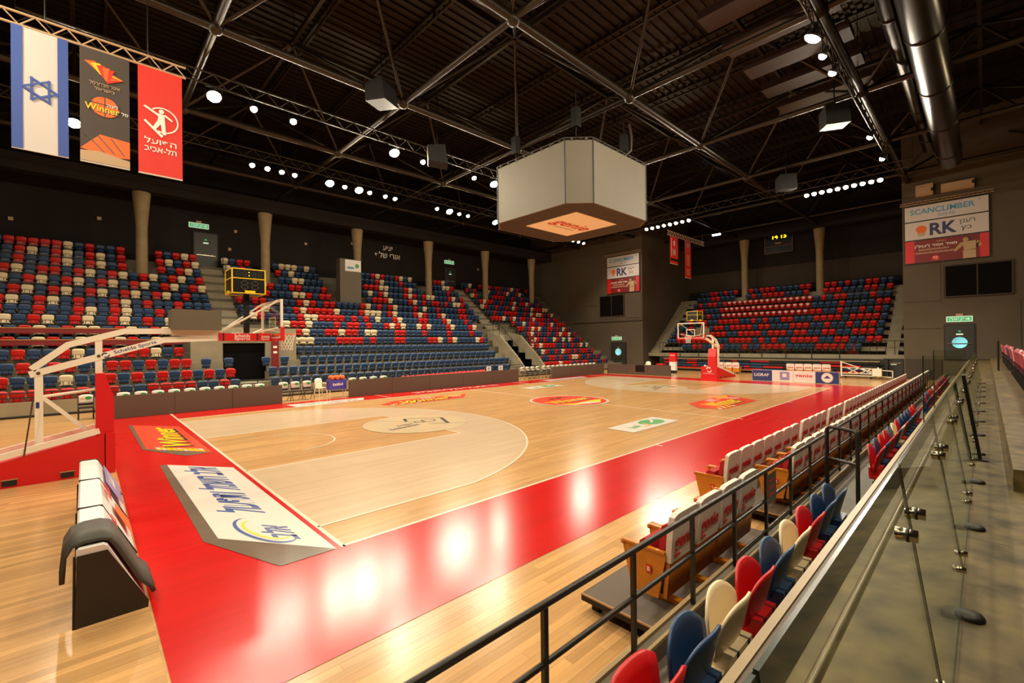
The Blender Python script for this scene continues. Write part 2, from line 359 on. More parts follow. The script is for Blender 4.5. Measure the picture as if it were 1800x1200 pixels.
# free throw circles with their emblem
def fprint(pts, m, name, z=0.0090):
    b = MB(); n = len(pts)
    area = sum(pts[i][0] * pts[(i + 1) % n][1] - pts[(i + 1) % n][0] * pts[i][1] for i in range(n))
    if area < 0: pts = pts[::-1]
    b.add([(x, y, z) for x, y in pts], [tuple(range(n))]); return b.obj(name, m, floor)
def comb(p, q, h, n):
    """illegible script seen from afar: a joined row of strokes between two floor points"""
    p, q = Vector(p), Vector(q); d = (q - p) / n; nn = Vector((-d.y, d.x)).normalized() * h; pts = [tuple(p - nn * .12), tuple(q - nn * .12)]
    for i in range(n - 1, -1, -1):
        a_ = p + d * (i + .75); c_ = p + d * (i + .25); k = (1, .7, .85)[i % 3]
        pts += [tuple(a_ + nn * .12), tuple(a_ + nn * k), tuple(c_ + nn * k), tuple(c_ + nn * .12)]
    return pts
for xc in (5.75, 22.25):
    fprint(ell(xc, 7.55, 1.75, 1.75, 48), 'print_circle', 'free_throw_circle', 0.0084)
    for p0, p1, w_ in (((.17, 1.06), (1.27, .32), .05), ((1.27, .32), (.79, -.81), .13), ((.17, 1.06), (-.06, .52), .11), ((.79, -.81), (.25, -.48), .05), ((-.9, 1.5), (1.3, -1.25), .025)):
        d = Vector((p1[0] - p0[0], p1[1] - p0[1])).normalized(); nn = Vector((-d.y, d.x)) * w_ / 2
        fprint([(xc + p[0] + sg * nn.x, 7.55 + p[1] + sg * nn.y) for p, sg in ((p0, -1), (p1, -1), (p1, 1), (p0, 1))], 'print_black', 'emblem_stroke', 0.0096)
    for cx_, cy_, r_ in ((.22, .12, .20), (.62, .16, .26)):
        b = MB(); ringquads(b, xc + cx_, 7.55 + cy_, r_, r_ - .05, 0, 2 * PI, 0, 0.0099, 24); b.obj('emblem_loop', 'print_black', floor)
    fprint(comb((xc - 1.24, 6.96), (xc - .02, 7.22), .2, 9), 'print_black', 'emblem_script', 0.0099)
    fprint(comb((xc - .75, 7.42), (xc - .1, 7.5), .16, 5), 'print_black', 'emblem_script', 0.0099)
# centre circle
b = MB(); ringquads(b, 14, 7.5, 1.85, 1.74, 0, 2 * PI, 0, 0.0102); fpart(b, 'centre_ring', 'print_white')
fprint(ell(14, 7.5, 1.74, 1.74, 48), 'print_orange', 'centre_disc', 0.0090)
fprint([(12.5, 7.0), (13.0, 6.3), (14.4, 6.0), (15.4, 6.7), (14.6, 6.75), (13.4, 6.6)], 'print_yellow', 'centre_flame', 0.0108)
fprint([(13.2, 6.55), (13.7, 6.1), (14.6, 6.05), (14.2, 6.45)], 'print_white', 'centre_flame', 0.0117)
text('Winner', 'print_black', (14.05, 7.42, 0.0123), X1, Y1, 2.75, 0.8, floor, 0.03)
text('Winner', 'print_yellow', (14.0, 7.5, 0.0132), X1, Y1, 2.7, 0.75, floor, 0.02)
text(heb('ליגת'), 'print_black', (14.2, 8.4, 0.0132), X1, Y1, 1.1, 0.4, floor, 0.02)
# slanted baseline boards painted on the near apron
fprint([(-1.29, 7.07), (-1.34, 1.51), (-.79, -.01), (-.1, -.03), (-1.17, 1.48), (-1.16, 7.01)], 'print_grey', 'painted_board_shadow')
fprint([(-1.16, 7.01), (-.12, 5.63), (-.1, -.03), (-1.17, 1.48)], 'print_white', 'painted_board', 0.0102)
sl = Vector((-1.05, 1.45, 0))
text(heb('אלב חשמל ותפעול'), 'print_blue', (-.68, 4.3, 0.0120), Y1, (-.6, .8, 0), 3.9, 0.92, floor, 0.05)
text(heb('אלב'), 'print_blue', (-.50, 1.15, 0.0120), Y1, (-.6, .8, 0), 0.62, 0.55, floor, 0.05)
for r0, r1, m_, dx in ((0.62, 0.50, 'print_blue', 0), (0.47, 0.38, 'print_yellow', 0.02)):
    pts = []
    for i in range(25):
        a = PI * (0.10 + 1.25 * i / 24); wd = (r0 - r1) * math.sin(PI * i / 24)
        pts.append((a, r0, wd))
    P = [(r * math.cos(a), r * math.sin(a)) for a, r, wd in pts] + [((r - wd) * math.cos(a), (r - wd) * math.sin(a)) for a, r, wd in pts[::-1]]
    # swoosh in the board's own slanted axes: reading axis +Y, standing axis (-.6,.8)
    fprint([(-.62 + dx - .6 * q[1] * .8, 1.35 + q[0] + .8 * q[1] * .8) for q in P], m_, 'painted_swoosh', 0.0126)
fprint([(-1.44, 14.6), (-1.42, 9.4), (-.71, 7.75), (-.16, 7.72), (-1.35, 9.46), (-1.33, 14.5)], 'print_grey', 'painted_board_shadow')
fprint([(-1.33, 14.48), (-.2, 13.04), (-.16, 7.72), (-1.35, 9.46)], 'print_orange', 'painted_board', 0.0102)
text('Winner', 'print_black', (-.66, 11.05, 0.0117), Y1, (-.6, .8, 0), 4.3, 1.05, floor, 0.10)
text('Winner', 'print_yellow', (-.70, 11.15, 0.0126), Y1, (-.6, .8, 0), 4.1, 0.95, floor, 0.06)
for i in range(9):
    for j in range(2):
        x = -1.15 + i * 0.1; y = 9.1 - i * 0.13 + j * .22
        fprint([(x, y), (x + .09, y - .12), (x + .09, y + .06), (x, y + .18)], 'print_white' if (i + j) % 4 == 1 else 'print_yellow', 'painted_check', 0.0126)
# side-line prints
fprint([(4.15, 16.1), (7.9, 16.1), (7.5, 15.2), (4.3, 15.0)], 'print_white', 'painted_strip'); text(heb('אלב חשמל ותפעול'), 'print_black', (6.0, 15.6, 0.0108), X1, Y1, 2.6, 0.3, floor, 0.01)
text(heb('הפועל תל-אביב'), 'print_white', (13.9, 16.1, 0.0108), X1, Y1, 6.2, 0.6, floor, 0.03)
fprint([(21.5, 16.2), (26.2, 16.2), (25.8, 15.3), (21.5, 15.3)], 'print_white', 'painted_strip'); text(heb('אלב חשמל ותפעול'), 'print_black', (23.8, 15.75, 0.0108), X1, Y1, 3.6, 0.35, floor, 0.01)
def winner_strip(x0, x1, y0, y1):
    L_ = x1 - x0; h = y1 - y0
    fprint([(x0 + .3, y0), (x1 - .9, y0), (x1 + .3, y1), (x0 + 1.0, y1), (x0, y0 + h * .5)], 'print_orange', 'painted_logo', 0.0090)
    fprint([(x1 - 1.6, y1 - .35), (x1 - .7, y1 - .5), (x1 + .3, y1), (x1 - 1.0, y1 + .05)], 'print_amber', 'painted_logo_tip', 0.0099)
    for i in range(7):
        fprint([(x0 + .15 + i * .22, y0 + .05 + (i % 2) * .16), (x0 + .36 + i * .22, y0 + .05 + (i % 2) * .16), (x0 + .44 + i * .22, y0 + .22 + (i % 2) * .16), (x0 + .23 + i * .22, y0 + .22 + (i % 2) * .16)], 'print_yellow' if i % 3 else 'print_white', 'painted_check', 0.0108)
    text('Winner', 'print_black', (x0 + L_ * .47, y0 + h * .42, 0.0114), X1, (.25, .97, 0), L_ * .56, h * .62, floor, 0.05)
    text('Winner', 'print_yellow', (x0 + L_ * .46, y0 + h * .45, 0.0126), X1, (.25, .97, 0), L_ * .54, h * .56, floor, 0.03)
    text(heb('ליגת'), 'print_white', (x0 + L_ * .55, y0 + h * .84, 0.0132), X1, Y1, L_ * .16, h * .28, floor, 0.03)
    text(heb('סל'), 'print_white', (x0 + L_ * .84, y0 + h * .62, 0.0132), X1, Y1, L_ * .12, h * .3, floor, 0.03)
winner_strip(15.6, 20.5, 1.15, 2.95); winner_strip(7.2, 12.3, 12.2, 13.6)
for x0, y0 in ((9.4, 1.25), (16.6, 12.4)):
    fprint([(x0, y0), (x0 + 2.9, y0), (x0 + 2.95, y0 + 1.05), (x0, y0 + .97)], 'print_white', 'painted_panel', 0.0090)
    fprint(ell(x0 + 2.0, y0 + .55, .62, .36, 28), 'print_green', 'painted_leaf', 0.0102)
    fprint(ringpts(x0 + 1.25, y0 + .5, .3, .22, -2.2, .4, 14), 'print_amber', 'painted_curl', 0.0114)
    fprint([(x0 + 1.75, y0 + .42), (x0 + 2.3, y0 + .62), (x0 + 2.45, y0 + .9), (x0 + 2.1, y0 + .66)], 'print_white', 'painted_leaf_gap', 0.0120)
    fprint(comb((x0 + .55, y0 + .35), (x0 + 1.1, y0 + .4), .22, 4), 'print_green', 'painted_script', 0.0120)

# ---- shell
CEIL = 17.0
b = MB(); ribw = 0.42; y = -16.0; i = 0
while y < 33.3:
    b.box((-14, y, CEIL), (50, y + ribw * .55, CEIL + .25)); b.box((-14, y + ribw * .55, CEIL + .07), (50, y + ribw, CEIL + .25)); y += ribw
struct(b.obj('ceiling', 'deck'))
def wall(name, a, b_, m): q = MB(); q.box(a, b_); return struct(q.obj(name, m))
wl = wall('wall_left', (-14, 33.0, 0), (48.4, 33.3, CEIL + .3), 'wall_upper')
we = wall('wall_end', (48.3, -2.6, 0), (48.6, 17.9, CEIL + .3), 'wall_upper')
wc1 = wall('wall_corner_left', (38.0, 17.6, 0), (48.3, 33.0, CEIL + .3), 'wall_corner')
wc2 = wall('wall_corner_right', (38.0, -16.0, 0), (48.3, -2.2, CEIL + .3), 'wall_corner')
wall('wall_right', (-14, -16.3, 0), (48.4, -16.0, CEIL + .3), 'wall_upper')
wall('wall_near', (-14.3, -16.3, 0), (-14.0, 33.3, CEIL + .3), 'wall_upper')
# lighter dado of the end wall, beams on the column heads
b = MB(); b.box((48.18, -2.2, 8.2), (48.3, 17.6, 10.2)); struct(b.obj('trim_1', 'wall_dark'))
b = MB(); b.box((-14, 29.6, 12.38), (38, 30.4, 13.3)); struct(b.obj('trim_2', 'wall_upper'))
b = MB(); b.box((46.1, -2.2, 13.0), (46.9, 17.6, 13.9)); struct(b.obj('trim_3', 'wall_upper'))
# stepped panels on the left corner wall (each its own edge)
for i, (y0, y1, z0, z1) in enumerate(((24.6, 27.4, 7.9, 9.4), (22.9, 24.5, 6.7, 10.2), (20.6, 22.8, 5.2, 7.0), (17.7, 19.5, 5.2, 7.7), (28.0, 31.5, 9.2, 11.4))):
    b = MB(); b.box((37.95, y0, z0), (38.0, y1, z1)); put(b.mesh('panel', 'wall_corner'), 'panel', wc1)
b = MB(); b.box((37.9, 17.6, 4.85), (38.0, 26.4, 4.93)); put(b.mesh('ledge', 'wall_dark'), 'ledge', wc1)
for y0, y1, z0, z1 in ((-4.05, -2.25, 5.2, 7.6), (-4.05, -2.25, 7.7, 12.0), (-7.5, -4.1, 1.4, 5.0), (-4.1, -2.25, 3.4, 5.1)):
    b = MB(); b.box((37.96, y0, z0), (38.0, y1, z1)); put(b.mesh('panel', 'wall_corner'), 'panel', wc2)

# ================================================================== GRANDSTANDS
TOPS = [1.04, 1.56, 2.11, 2.69, 3.26, 3.82, 4.37, 4.89, 5.42, 6.02, 6.65, 7.26, 7.89, 8.50, 9.13]
RY = [20.6 + .8 * r for r in range(15)]; RZ = [t - .82 for t in TOPS]
def stand_steps():
    root = thing('grandstand', 'long concrete grandstand facing the scorers table side of the court', 'grandstand', (14, 20, 0))
    vom = [(2.95, 5.05), (24.0, 26.3)]   # two portals through the lower rows
    for r in range(15):
        y0, y1 = RY[r] - .42, (RY[r] + .38 if r < 14 else 32.97)
        segs = [(-12.0, 37.92)]
        if 1 <= r <= 5:
            segs = [(-12.0, vom[0][0]), (vom[0][1], vom[1][0]), (vom[1][1], 37.92)]
        b = MB()
        for a, c in segs: b.box((a, y0, 0), (c, y1, RZ[r]))
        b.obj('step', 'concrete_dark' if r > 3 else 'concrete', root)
    b = MB(); b.box((-12, 20.0, 0), (3.0, 20.18, .62)); b.box((5.0, 20.0, 0), (24.0, 20.18, .62)); b.box((26.3, 20.0, 0), (37.9, 20.18, .62)); b.obj('front_wall', 'concrete', root)
    b = MB(); b.box((-12, 19.97, .0), (37.9, 20.0, .09)); b.obj('kick_plate', 'black_plastic', root)
    # aisle half steps
    for a, c in ((3.25, 4.55), (24.75, 26.0)):
        for r in range(6, 15):
            for k in (1, 2):
                b = MB(); zz = RZ[r - 1] + (RZ[r] - RZ[r - 1]) * k / 3; b.box((a, RY[r] - .42 - .26 * (3 - k), RZ[r - 1]), (c, RY[r] - .42, zz)); b.obj('stair_tread', 'concrete', root)
    # vomitory portals: cheek walls, back wall, dark doorway
    a, c = 1.5, 6.75
    for x0, x1, z0, z1 in ((a, 2.95, RZ[2], 3.75), (5.05, c, RZ[2], 3.75), (2.95, 5.05, 2.9, 3.75)):
        b = MB(); b.box((x0, 22.66, z0), (x1, 22.80, z1)); b.obj('portal_wall', 'concrete', root)
    b = MB(); b.box((2.95, 22.80, RZ[1]), (5.05, 22.84, 2.9)); b.obj('doorway_shade', 'screen_dark', root)  # near-black sheet paints the shade inside the open portal
    b = MB(); b.box((2.95, RY[1] - .42, 0), (5.05, 22.8, RZ[1])); b.obj('portal_floor', 'concrete', root)
    for a, c in vom[1:]:
        for x in (a - .2, c):
            b = MB(); b.prism([(20.2, 0), (24.9, 0), (24.9, 3.75), (23.2, 3.4), (21.0, 1.5), (20.2, .62)], x, x + .2, 'x'); b.obj('cheek_wall', 'concrete', root)
        b = MB(); b.box((a, 24.85, 0), (c, 25.0, RZ[6])); b.obj('back_wall', 'concrete', root)
        b = MB(); b.box((a + .25, 24.80, .0), (c - .25, 24.84, 2.6)); b.obj('doorway_shade', 'screen_dark', root)  # dark sheet standing in for the shaded depth of the passage
        b = MB(); b.box((a, 20.2, 0), (c, 24.8, .16)); b.obj('portal_floor', 'concrete', root)
    return root
stand = stand_steps()
# press desks with maroon fronts
for i, (yd, zd, lab) in enumerate(((23.28, RZ[4], 'lower'), (24.08, RZ[5], 'upper'))):
    t = thing('press_desk', 'long maroon press desk with gold edge, the %s of the two in the grandstand' % lab, 'desk', (-4, yd, zd))
    b = MB(); b.box((-9, yd, zd + .44), (1.35 - .3 * i, yd + .03, zd + .66)); b.obj('front', 'maroon', t)
    b = MB(); b.box((-9, yd - .02, zd + .66), (1.35 - .3 * i, yd + .22, zd + .70)); b.obj('top', 'trim_gold', t)
    for x in (-8, -5, -2, 1.0):
        b = MB(); b.box((x, yd + .03, zd), (x + .05, yd + .1, zd + .66)); b.obj('support', 'black_steel', t)

# ---- seat model (faces local -Y, stands on z=0)
def shell(b, w, z0, z1, y0, y1, curve, th, n=8, m=5, rnd=.10, top=1.0, pw=3.2, smooth=True):
    vs = []; fs = []
    for side in (0, 1):
        for i in range(m + 1):
            v = i / m
            for j in range(n + 1):
                u = -1 + 2 * j / n
                wz = 1.0 - .10 * (1 - v) ** 2 - .10 * max(0, v - .6)
                zz = z0 + (z1 - z0) * v - rnd * (abs(u) ** pw) * v * v * top
                vs.append((u * w / 2 * wz, y0 + (y1 - y0) * v - curve * u * u * (0.4 + .6 * v) + side * th, zz))
    N = (n + 1) * (m + 1)
    for i in range(m):
        for j in range(n):
            a = i * (n + 1) + j
            fs.append((a, a + 1, a + n + 2, a + n + 1)); fs.append((N + a, N + a + n + 1, N + a + n + 2, N + a + 1))
    rim = [j for j in range(n + 1)] + [i * (n + 1) + n for i in range(1, m + 1)] + [m * (n + 1) + j for j in range(n - 1, -1, -1)] + [i * (n + 1) for i in range(m - 1, 0, -1)]
    for k in range(len(rim)):
        a, c = rim[k], rim[(k + 1) % len(rim)]; fs.append((c, a, N + a, N + c))
    b.add(vs, fs, smooth)
def seat_meshes(fine, egg):
    """egg: the rounder shells of the near row, else the squarer far ones"""
    n, m = (10, 6) if fine else (6, 3)
    bk = MB(); pn = MB()
    if egg:
        shell(bk, .46, .48, .83, .03, .12, .06, .018, 12, 7, rnd=.11, pw=3.0); shell(pn, .45, .48, .84, -.03, -.075, -.045, .020, 12, 7, rnd=.11, pw=3.0)
    else:
        shell(bk, .44, .50, .82, .05, .13, .04, .016, n, m, rnd=.05, pw=5); shell(pn, .43, .545, .80, -.06, -.11, -.025, .022, n, m, rnd=.045, pw=5)
    ba = MB(); ba.box((-.15, -.045, .40), (.15, .11, .53)); ba.box((-.20, -.03, .38), (.20, .06, .42))
    sl_ = []
    for x in (-.10, .075): q = MB(); q.box((x, -.05, .41), (x + .025, .115, .53)); sl_.append(q)
    ft = MB(); ft.box((-.16, .02, .30), (.16, .20, .38)); ft.box((-.02, -.02, .0), (.02, .06, .30))
    return bk, pn, ba, sl_, ft
PROTO = {}; LOW = {}
for k, m_ in (('R', 'seat_red'), ('B', 'seat_blue'), ('W', 'seat_white')):
    for egg in (0, 1):
        root = thing('stadium_seat', 'plastic tip-up seat', 'seat')
        bk, pn, ba, sl_, ft = seat_meshes(True, egg)
        bk.obj('backrest', m_, root); pn.obj('seat_pan', m_, root); h = ba.obj('hinge_block', m_, root); ft.obj('bracket', 'seat_bracket', root)
        for q in sl_: q.obj('slot', 'black_plastic', h)
        PROTO[k, egg] = proto_done(root)
    q = MB(); bk, pn, ba, sl_, ft = seat_meshes(False, 0)
    for part, mm in ((bk, m_), (pn, m_), (ba, m_), (ft, 'seat_bracket')): q.use(mm); q.add(part.v, part.f, True)
    LOW[k] = q
CNAME = {'R': 'red', 'B': 'blue', 'W': 'white'}
ORD = ['front', 'second', 'third', 'fourth', 'fifth', 'sixth', 'seventh', 'eighth', 'ninth', 'tenth', 'eleventh', 'twelfth', 'thirteenth', 'fourteenth', 'topmost']
SEATS = []   # (x, y, z, rz, colour, label, group)
P_ = .475
LEFTSTR = {14: 'RWRBWRBRRRRRWBRBBRWBRRBRWR'.replace(' ', ''), 13: 'WRBWBRWBRWBRWBRBRBRWBRW', 12: 'RBWBRBBRWBRWBRWBRRBRWB', 11: 'WBRWBRRBRWBRWBRWBRWBR', 10: 'BRWBRWBRWBRWBRWBRWBRW'[:21],
           9: 'RBRWBRWBRWBRWBRWBRBB', 8: 'BRWBRWBRBBRWBRBBRBBB', 7: 'RBRBBRBBRWBRWBBRBBWBB', 6: 'BRWBRWBRWBRWBRBWBRB', 5: 'BRWBWBRWBRWWBRWBRWB', 4: 'WBRWBRBWRBWBRWRBWRB',
           3: 'RBRBBRWBRRRRWBR', 2: 'BRBRBRRBBRRBRBRR', 1: 'RRBBBWBBRBRBRBRBRBR', 0: 'RBRRRRRRBRBBRRRRBBRB'}
def midcol(r, i):
    if r <= 3: return 'B'
    k = (i * 7 + r * 3 + (i * i + r) // 5) % 13; q = random.random()
    if i % 5 == (r // 3) % 5 or i % 9 == (r + 3) % 9: return 'R' if q < .88 else 'W'
    if (i - 1) % 5 == (r // 3) % 5 and q < .55: return 'W'
    return 'B' if q < .80 else ('R' if q < .93 else 'W')
def rightcol(r, i):
    q = random.random()
    if (i + r // 2) % 3 == 0: return 'R' if q < .9 else 'W'
    return 'B' if q < .58 else ('R' if q < .84 else 'W')
LLAB = lambda c, r: ('%s plastic tip-up seat in the %s row of the long grandstand' % (CNAME[c], ORD[r]), '%s seats in the %s row of the long grandstand' % (CNAME[c], ORD[r]))
for r in range(15):
    xr = {0: 3.35, 1: 3.3, 2: 1.5, 3: 1.3, 4: 1.4, 5: 1.4, 6: 2.6}.get(r, 3.2)
    st = LEFTSTR[r]; n = int((xr + 9.5) / P_)
    full = (('BRWBRWRB' * 6)[r % 3:r % 3 + max(0, n - len(st))]) + st
    full = full[-n:]
    cols = [0.1]
    for i, c in enumerate(full):
        x = xr - .24 - (n - 1 - i) * P_
        if r >= 12 and abs(x - .1) < .62: continue
        SEATS.append((x, RY[r], RZ[r] + .004, 0, c) + LLAB(c, r))
    if r == 2:
        for x in (2.1, 3.13, 4.95, 5.94): SEATS.append((x, RY[2] - .05, RZ[2] + .004, 0, 'B', 'single blue plastic seat standing apart before the grandstand portal', 'single blue seats before the portal'))
    xl = {0: 4.75, 1: 4.85}.get(r, 6.8 if r < 7 else 4.6); xe = {0: 22.9, 1: 23.4, 2: 22.9, 3: 22.9}.get(r, 23.2 if r < 8 else 24.7)
    pp = .54 if r <= 3 else P_
    n = int((xe - xl) / pp)
    for i in range(n):
        x = xl + .25 + i * pp
        if r >= 12 and any(abs(x - cx) < .6 for cx in (7.1, 14.1, 21.1)): continue
        if r >= 10 and 11.4 < x < 13.9: continue
        c = midcol(r, i); SEATS.append((x, RY[r], RZ[r] + .004, 0, c) + LLAB(c, r))
    xl = {0: 26.7, 1: 26.7, 2: 27.5}.get(r, 28.1 if r < 8 else 26.1)
    n = int((36.2 - xl) / P_)
    for i in range(n):
        x = xl + .25 + i * P_
        if r >= 12 and any(abs(x - cx) < .6 for cx in (28.1, 35.1)): continue
        c = rightcol(r, i); SEATS.append((x, RY[r], RZ[r] + .004, 0, c) + LLAB(c, r))
# ---- end stand
ETOPS = [2.42, 2.98, 3.59, 4.20, 4.81, 5.43, 6.06, 6.72, 7.38, 8.0]; EX = [39.5 + .8 * r for r in range(10)]; EZ = [t - .82 for t in ETOPS]
es = thing('end_grandstand', 'concrete grandstand behind the far basket', 'grandstand', (44, 7.6, 0))
for r in range(10):
    b = MB(); x0 = 39.0 if r == 0 else EX[r] - .42; x1 = EX[r] + .38 if r < 9 else 48.15
    b.box((x0, -2.17, EZ[r] - .32 if r < 9 else EZ[r] - .5), (x1, 17.57, EZ[r])); b.obj('step', 'concrete', es)
b = MB(); b.box((39.4, -2.17, 0), (48.1, -2.1, 1.28)); b.obj('support_wall', 'wall_dark', es)
b = MB(); b.box((47.9, -2.1, 0), (48.15, 17.57, EZ[9] - .51)); b.obj('support_wall', 'wall_dark', es)
for y0, y1 in ((-1.75, -1.05), (16.45, 17.55)):
    for r in range(1, 10):
        for k in (1, 2):
            b = MB(); b.box((EX[r] - .42 - .26 * (3 - k), y0, EZ[r - 1]), (EX[r] - .42, y1, EZ[r - 1] + (EZ[r] - EZ[r - 1]) * k / 3)); b.obj('stair_tread', 'concrete', es)
ESTR = ['RRBRBRRBBRRBRRBRBBRRBRRBBBRRBRRBRR', 'BRRBRRRBBRRBRBRRRBBRBBRRRBRBBRRBRB']
for r in range(10):
    yl, yr_ = (14.3, .1) if r == 0 else (16.2 if r < 4 else 15.6, -1.0)
    n = int((yl - yr_) / .5)
    run = 0; c = 'R'
    for i in range(n):
        y = yl - .25 - i * .5
        if r >= 8 and any(abs(y - cy) < .55 for cy in (10.9, 4.4)): continue
        if run <= 0: c = random.choice('RB') if c == '' else ('B' if c == 'R' else 'R'); run = random.choice((1, 1, 2, 2, 3, 4))
        run -= 1
        cc = 'R' if (5 <= r <= 7 and 4.6 < y < 12.2) else c
        SEATS.append((EX[r], y, EZ[r] + .004, -PI / 2, cc, '%s plastic tip-up seat in the %s row of the stand behind the far basket' % (CNAME[cc], ORD[r]), '%s seats in row %d of the end stand' % (CNAME[cc], r + 1)))
        if 5 <= r <= 7 and 4.6 < y < 12.2: SEATS[-1] = SEATS[-1] + (True,)
# ---- near side row in front of the walkway, and the row above the walkway
NEAR = 'BWRBWRBWRBB'
for i, c in enumerate(NEAR):
    x = -1.51 + i * .475
    SEATS.append((x, -4.89, .334, PI, c, '%s plastic folding seat in the short row beside the hoop-shaped handrail' % CNAME[c], '%s seats of the short near row' % CNAME[c]))
FAR = 'RBRRBWRBBBBRRBRBBRRBWRBRRBRBBRBRRB'
for i, c in enumerate(FAR):
    x = 5.9 + i * .475 + (2.0 if i > 12 else 0)
    if x > 26: break
    SEATS.append((x, -4.89, .334, PI, c, '%s plastic folding seat in the near front row beyond the hoop-shaped handrail' % CNAME[c], '%s seats of the near front row past the handrail' % CNAME[c]))
for i in range(44):
    c = 'RBRRBRWRBRRB'[i % 12]; x = 8.0 + i * .475 + (1.5 if i > 24 else 0)
    SEATS.append((x, -6.62, 1.554, PI, c, '%s plastic folding seat on the tier above the walkway' % CNAME[c], '%s seats above the walkway' % CNAME[c]))
# the 300 that show largest are objects of their own, the rest one joined object
cp = cam.matrix_world.translation; ci = cam.matrix_world.inverted()
def vis(s_):
    p = ci @ Vector((s_[0], s_[1], s_[2] + .6)); d = -p.z
    if d < .4: return 1e9
    u, v = 791 * p.x / d + 900, 600 - 791 * p.y / d
    return d if -15 < u < 1815 and -15 < v < 1225 else d + 500
SEATS.sort(key=vis)
rest = MB(); nrest = 0
for i, s_ in enumerate(SEATS):
    x, y, z, rz, c, lab, grp = s_[:7]
    if i < 300: dup(PROTO[c, int(rz == PI)], (x, y, z), rz, lab, grp)
    else:
        cs, sn = math.cos(rz), math.sin(rz); q = LOW[c]; off = len(rest.v)
        rest.v += [(x + vx * cs - vy * sn, y + vx * sn + vy * cs, z + vz) for vx, vy, vz in q.v]
        for mm in q.m: rest.use(mm)
        idx = [rest.m.index(mm) for mm in q.m]
        rest.f += [tuple(k + off for k in f) for f in q.f]; rest.mi += [idx[k] for k in q.mi]; rest.smooth += q.smooth; nrest += 1
        if len(s_) > 7:
            rest.use('text_white')
            for k, (zz, ww) in enumerate(((.72, .22), (.65, .26), (.58, .18))): rest.box((x - .13, y - ww / 2, z + zz), (x - .10, y + ww / 2, z + zz + .04))
tag(rest.obj('stadium_seating'), 'rows of red blue and white plastic seats filling the far parts of the stands', 'seats', kind='stuff')
# ---- tapered concrete columns with flared heads
for i, (x, y, z0, z1, lab) in enumerate([(.1 + 7 * k, 30.18, RZ[12] + .006, 12.37, None) for k in range(6)] + [(46.72, 10.95, EZ[9] + .006, 12.99, 1), (46.72, 4.43, EZ[9] + .006, 12.99, 1)]):
    t = thing('column', 'round concrete column with flared head rising from the %s' % ('stand behind the far basket' if lab else 'upper rows of the long grandstand'), 'column', (x, y, z0), 0, 'columns of the end stand' if lab else 'columns of the long grandstand')
    b = MB(); b.lathe([(.30, 0), (.30, z1 - z0 - 2.2)], (x, y, z0), 20); b.obj('shaft', 'concrete_column', t)
    b = MB(); b.lathe([(.30, z1 - z0 - 2.2), (.335, z1 - z0 - 1.6), (.47, z1 - z0 - .1), (.47, z1 - z0)], (x, y, z0), 20); b.obj('flared_head', 'concrete_column', t)

# ---- grandstand doors and signs
def exit_sign(name_parent, o, ux, uy, lab, w=1.2, h=.36):
    t = thing('exit_sign', lab, 'sign', o)
    b = MB(); b.box((-w / 2, -h / 2, 0), (w / 2, h / 2, .06)); put(b.mesh('sign_box', 'sign_pale'), 'sign_box', t, frame(o, ux, uy))
    n = Vector(ux).cross(Vector(uy)) * .064
    oo = Vector(o) + n
    b = MB(); b.box((-w / 2 + .05, -h / 2 + .05, 0), (w / 2 - .05, h / 2 - .05, .004)); put(b.mesh('sign_face', 'sign_green'), 'sign_face', t, frame(oo, ux, uy))
    text(heb('יציאה'), 'sign_pale', oo + n * .12 - Vector(ux) * w * .1, ux, uy, w * .55, h * .5, t, .02)
    b = MB(); b.prism([(.0, -.1), (.1, 0), (0, .1), (0, .04), (-.12, .04), (-.12, -.04), (0, -.04)], 0, .003, 'z'); put(b.mesh('arrow', 'sign_pale'), 'arrow', t, frame(oo + n * .12 + Vector(ux) * w * .33, ux, uy))
    b = MB(); b.box((-.16, h / 2 + .02, 0), (.16, h / 2 + .16, .08)); put(b.mesh('lamp_box', 'box_pale'), 'lamp_box', t, frame(o, ux, uy))
    return t
def door(n, o, ux, w, h, disc=None):
    """leaf on a wall; o = bottom centre, ux along the wall"""
    b = MB(); b.box((-w / 2 - .08, 0, 0), (w / 2 + .08, .09, h + .08)); M = frame(o, ux, Vector(Z1).cross(Vector(ux)))
    r = put(b.mesh('door_%d' % n, 'door_frame'), 'door_%d' % n, None, M); struct(r)
    b = MB(); b.box((-w / 2, -.03, .02), (w / 2, .0, h)); put(b.mesh('door_leaf', 'door_grey'), 'door_leaf', r, M)
    b = MB(); b.box((-w / 2 + .1, -.08, 1.0), (w / 2 - .1, -.04, 1.06)); put(b.mesh('push_bar', 'chrome'), 'push_bar', r, M)
    b = MB(); b.box((-.16, -.036, h * .72), (.16, -.03, h * .76)); put(b.mesh('door_notice', 'sign_pale'), 'door_notice', r, M)
    b = MB(); b.box((-.06, -.04, h * .81), (.06, -.03, h * .85)); put(b.mesh('indicator', 'sign_green'), 'indicator', r, M)
    if disc:
        b = MB(); b.lathe([(0, 0), (.36, 0), (.36, .02)], (0, 0, 0), 24); put(b.mesh('round_notice', 'sign_cyan'), 'round_notice', r, frame(Vector(o) + Vector((0, 0, disc)) - Vector(Z1).cross(Vector(ux)) * .035, ux, Z1))
    return r
door(1, (3.9, 32.9, RZ[14]), X1, 1.35, 2.6); exit_sign(None, (3.5, 32.99, 11.45), X1, Z1, 'green exit sign over the grandstand door left of the shot clock')
door(2, (25.55, 32.9, RZ[14]), X1, 1.35, 2.4); exit_sign(None, (25.5, 32.99, 11.35), X1, Z1, 'green exit sign over the farther grandstand door')
door(3, (37.93, 20.4, .0), YN, 1.7, 2.6, 1.7); exit_sign(None, (37.95, 20.6, 3.1), YN, Z1, 'green exit sign on the wall under the small hanging screen')
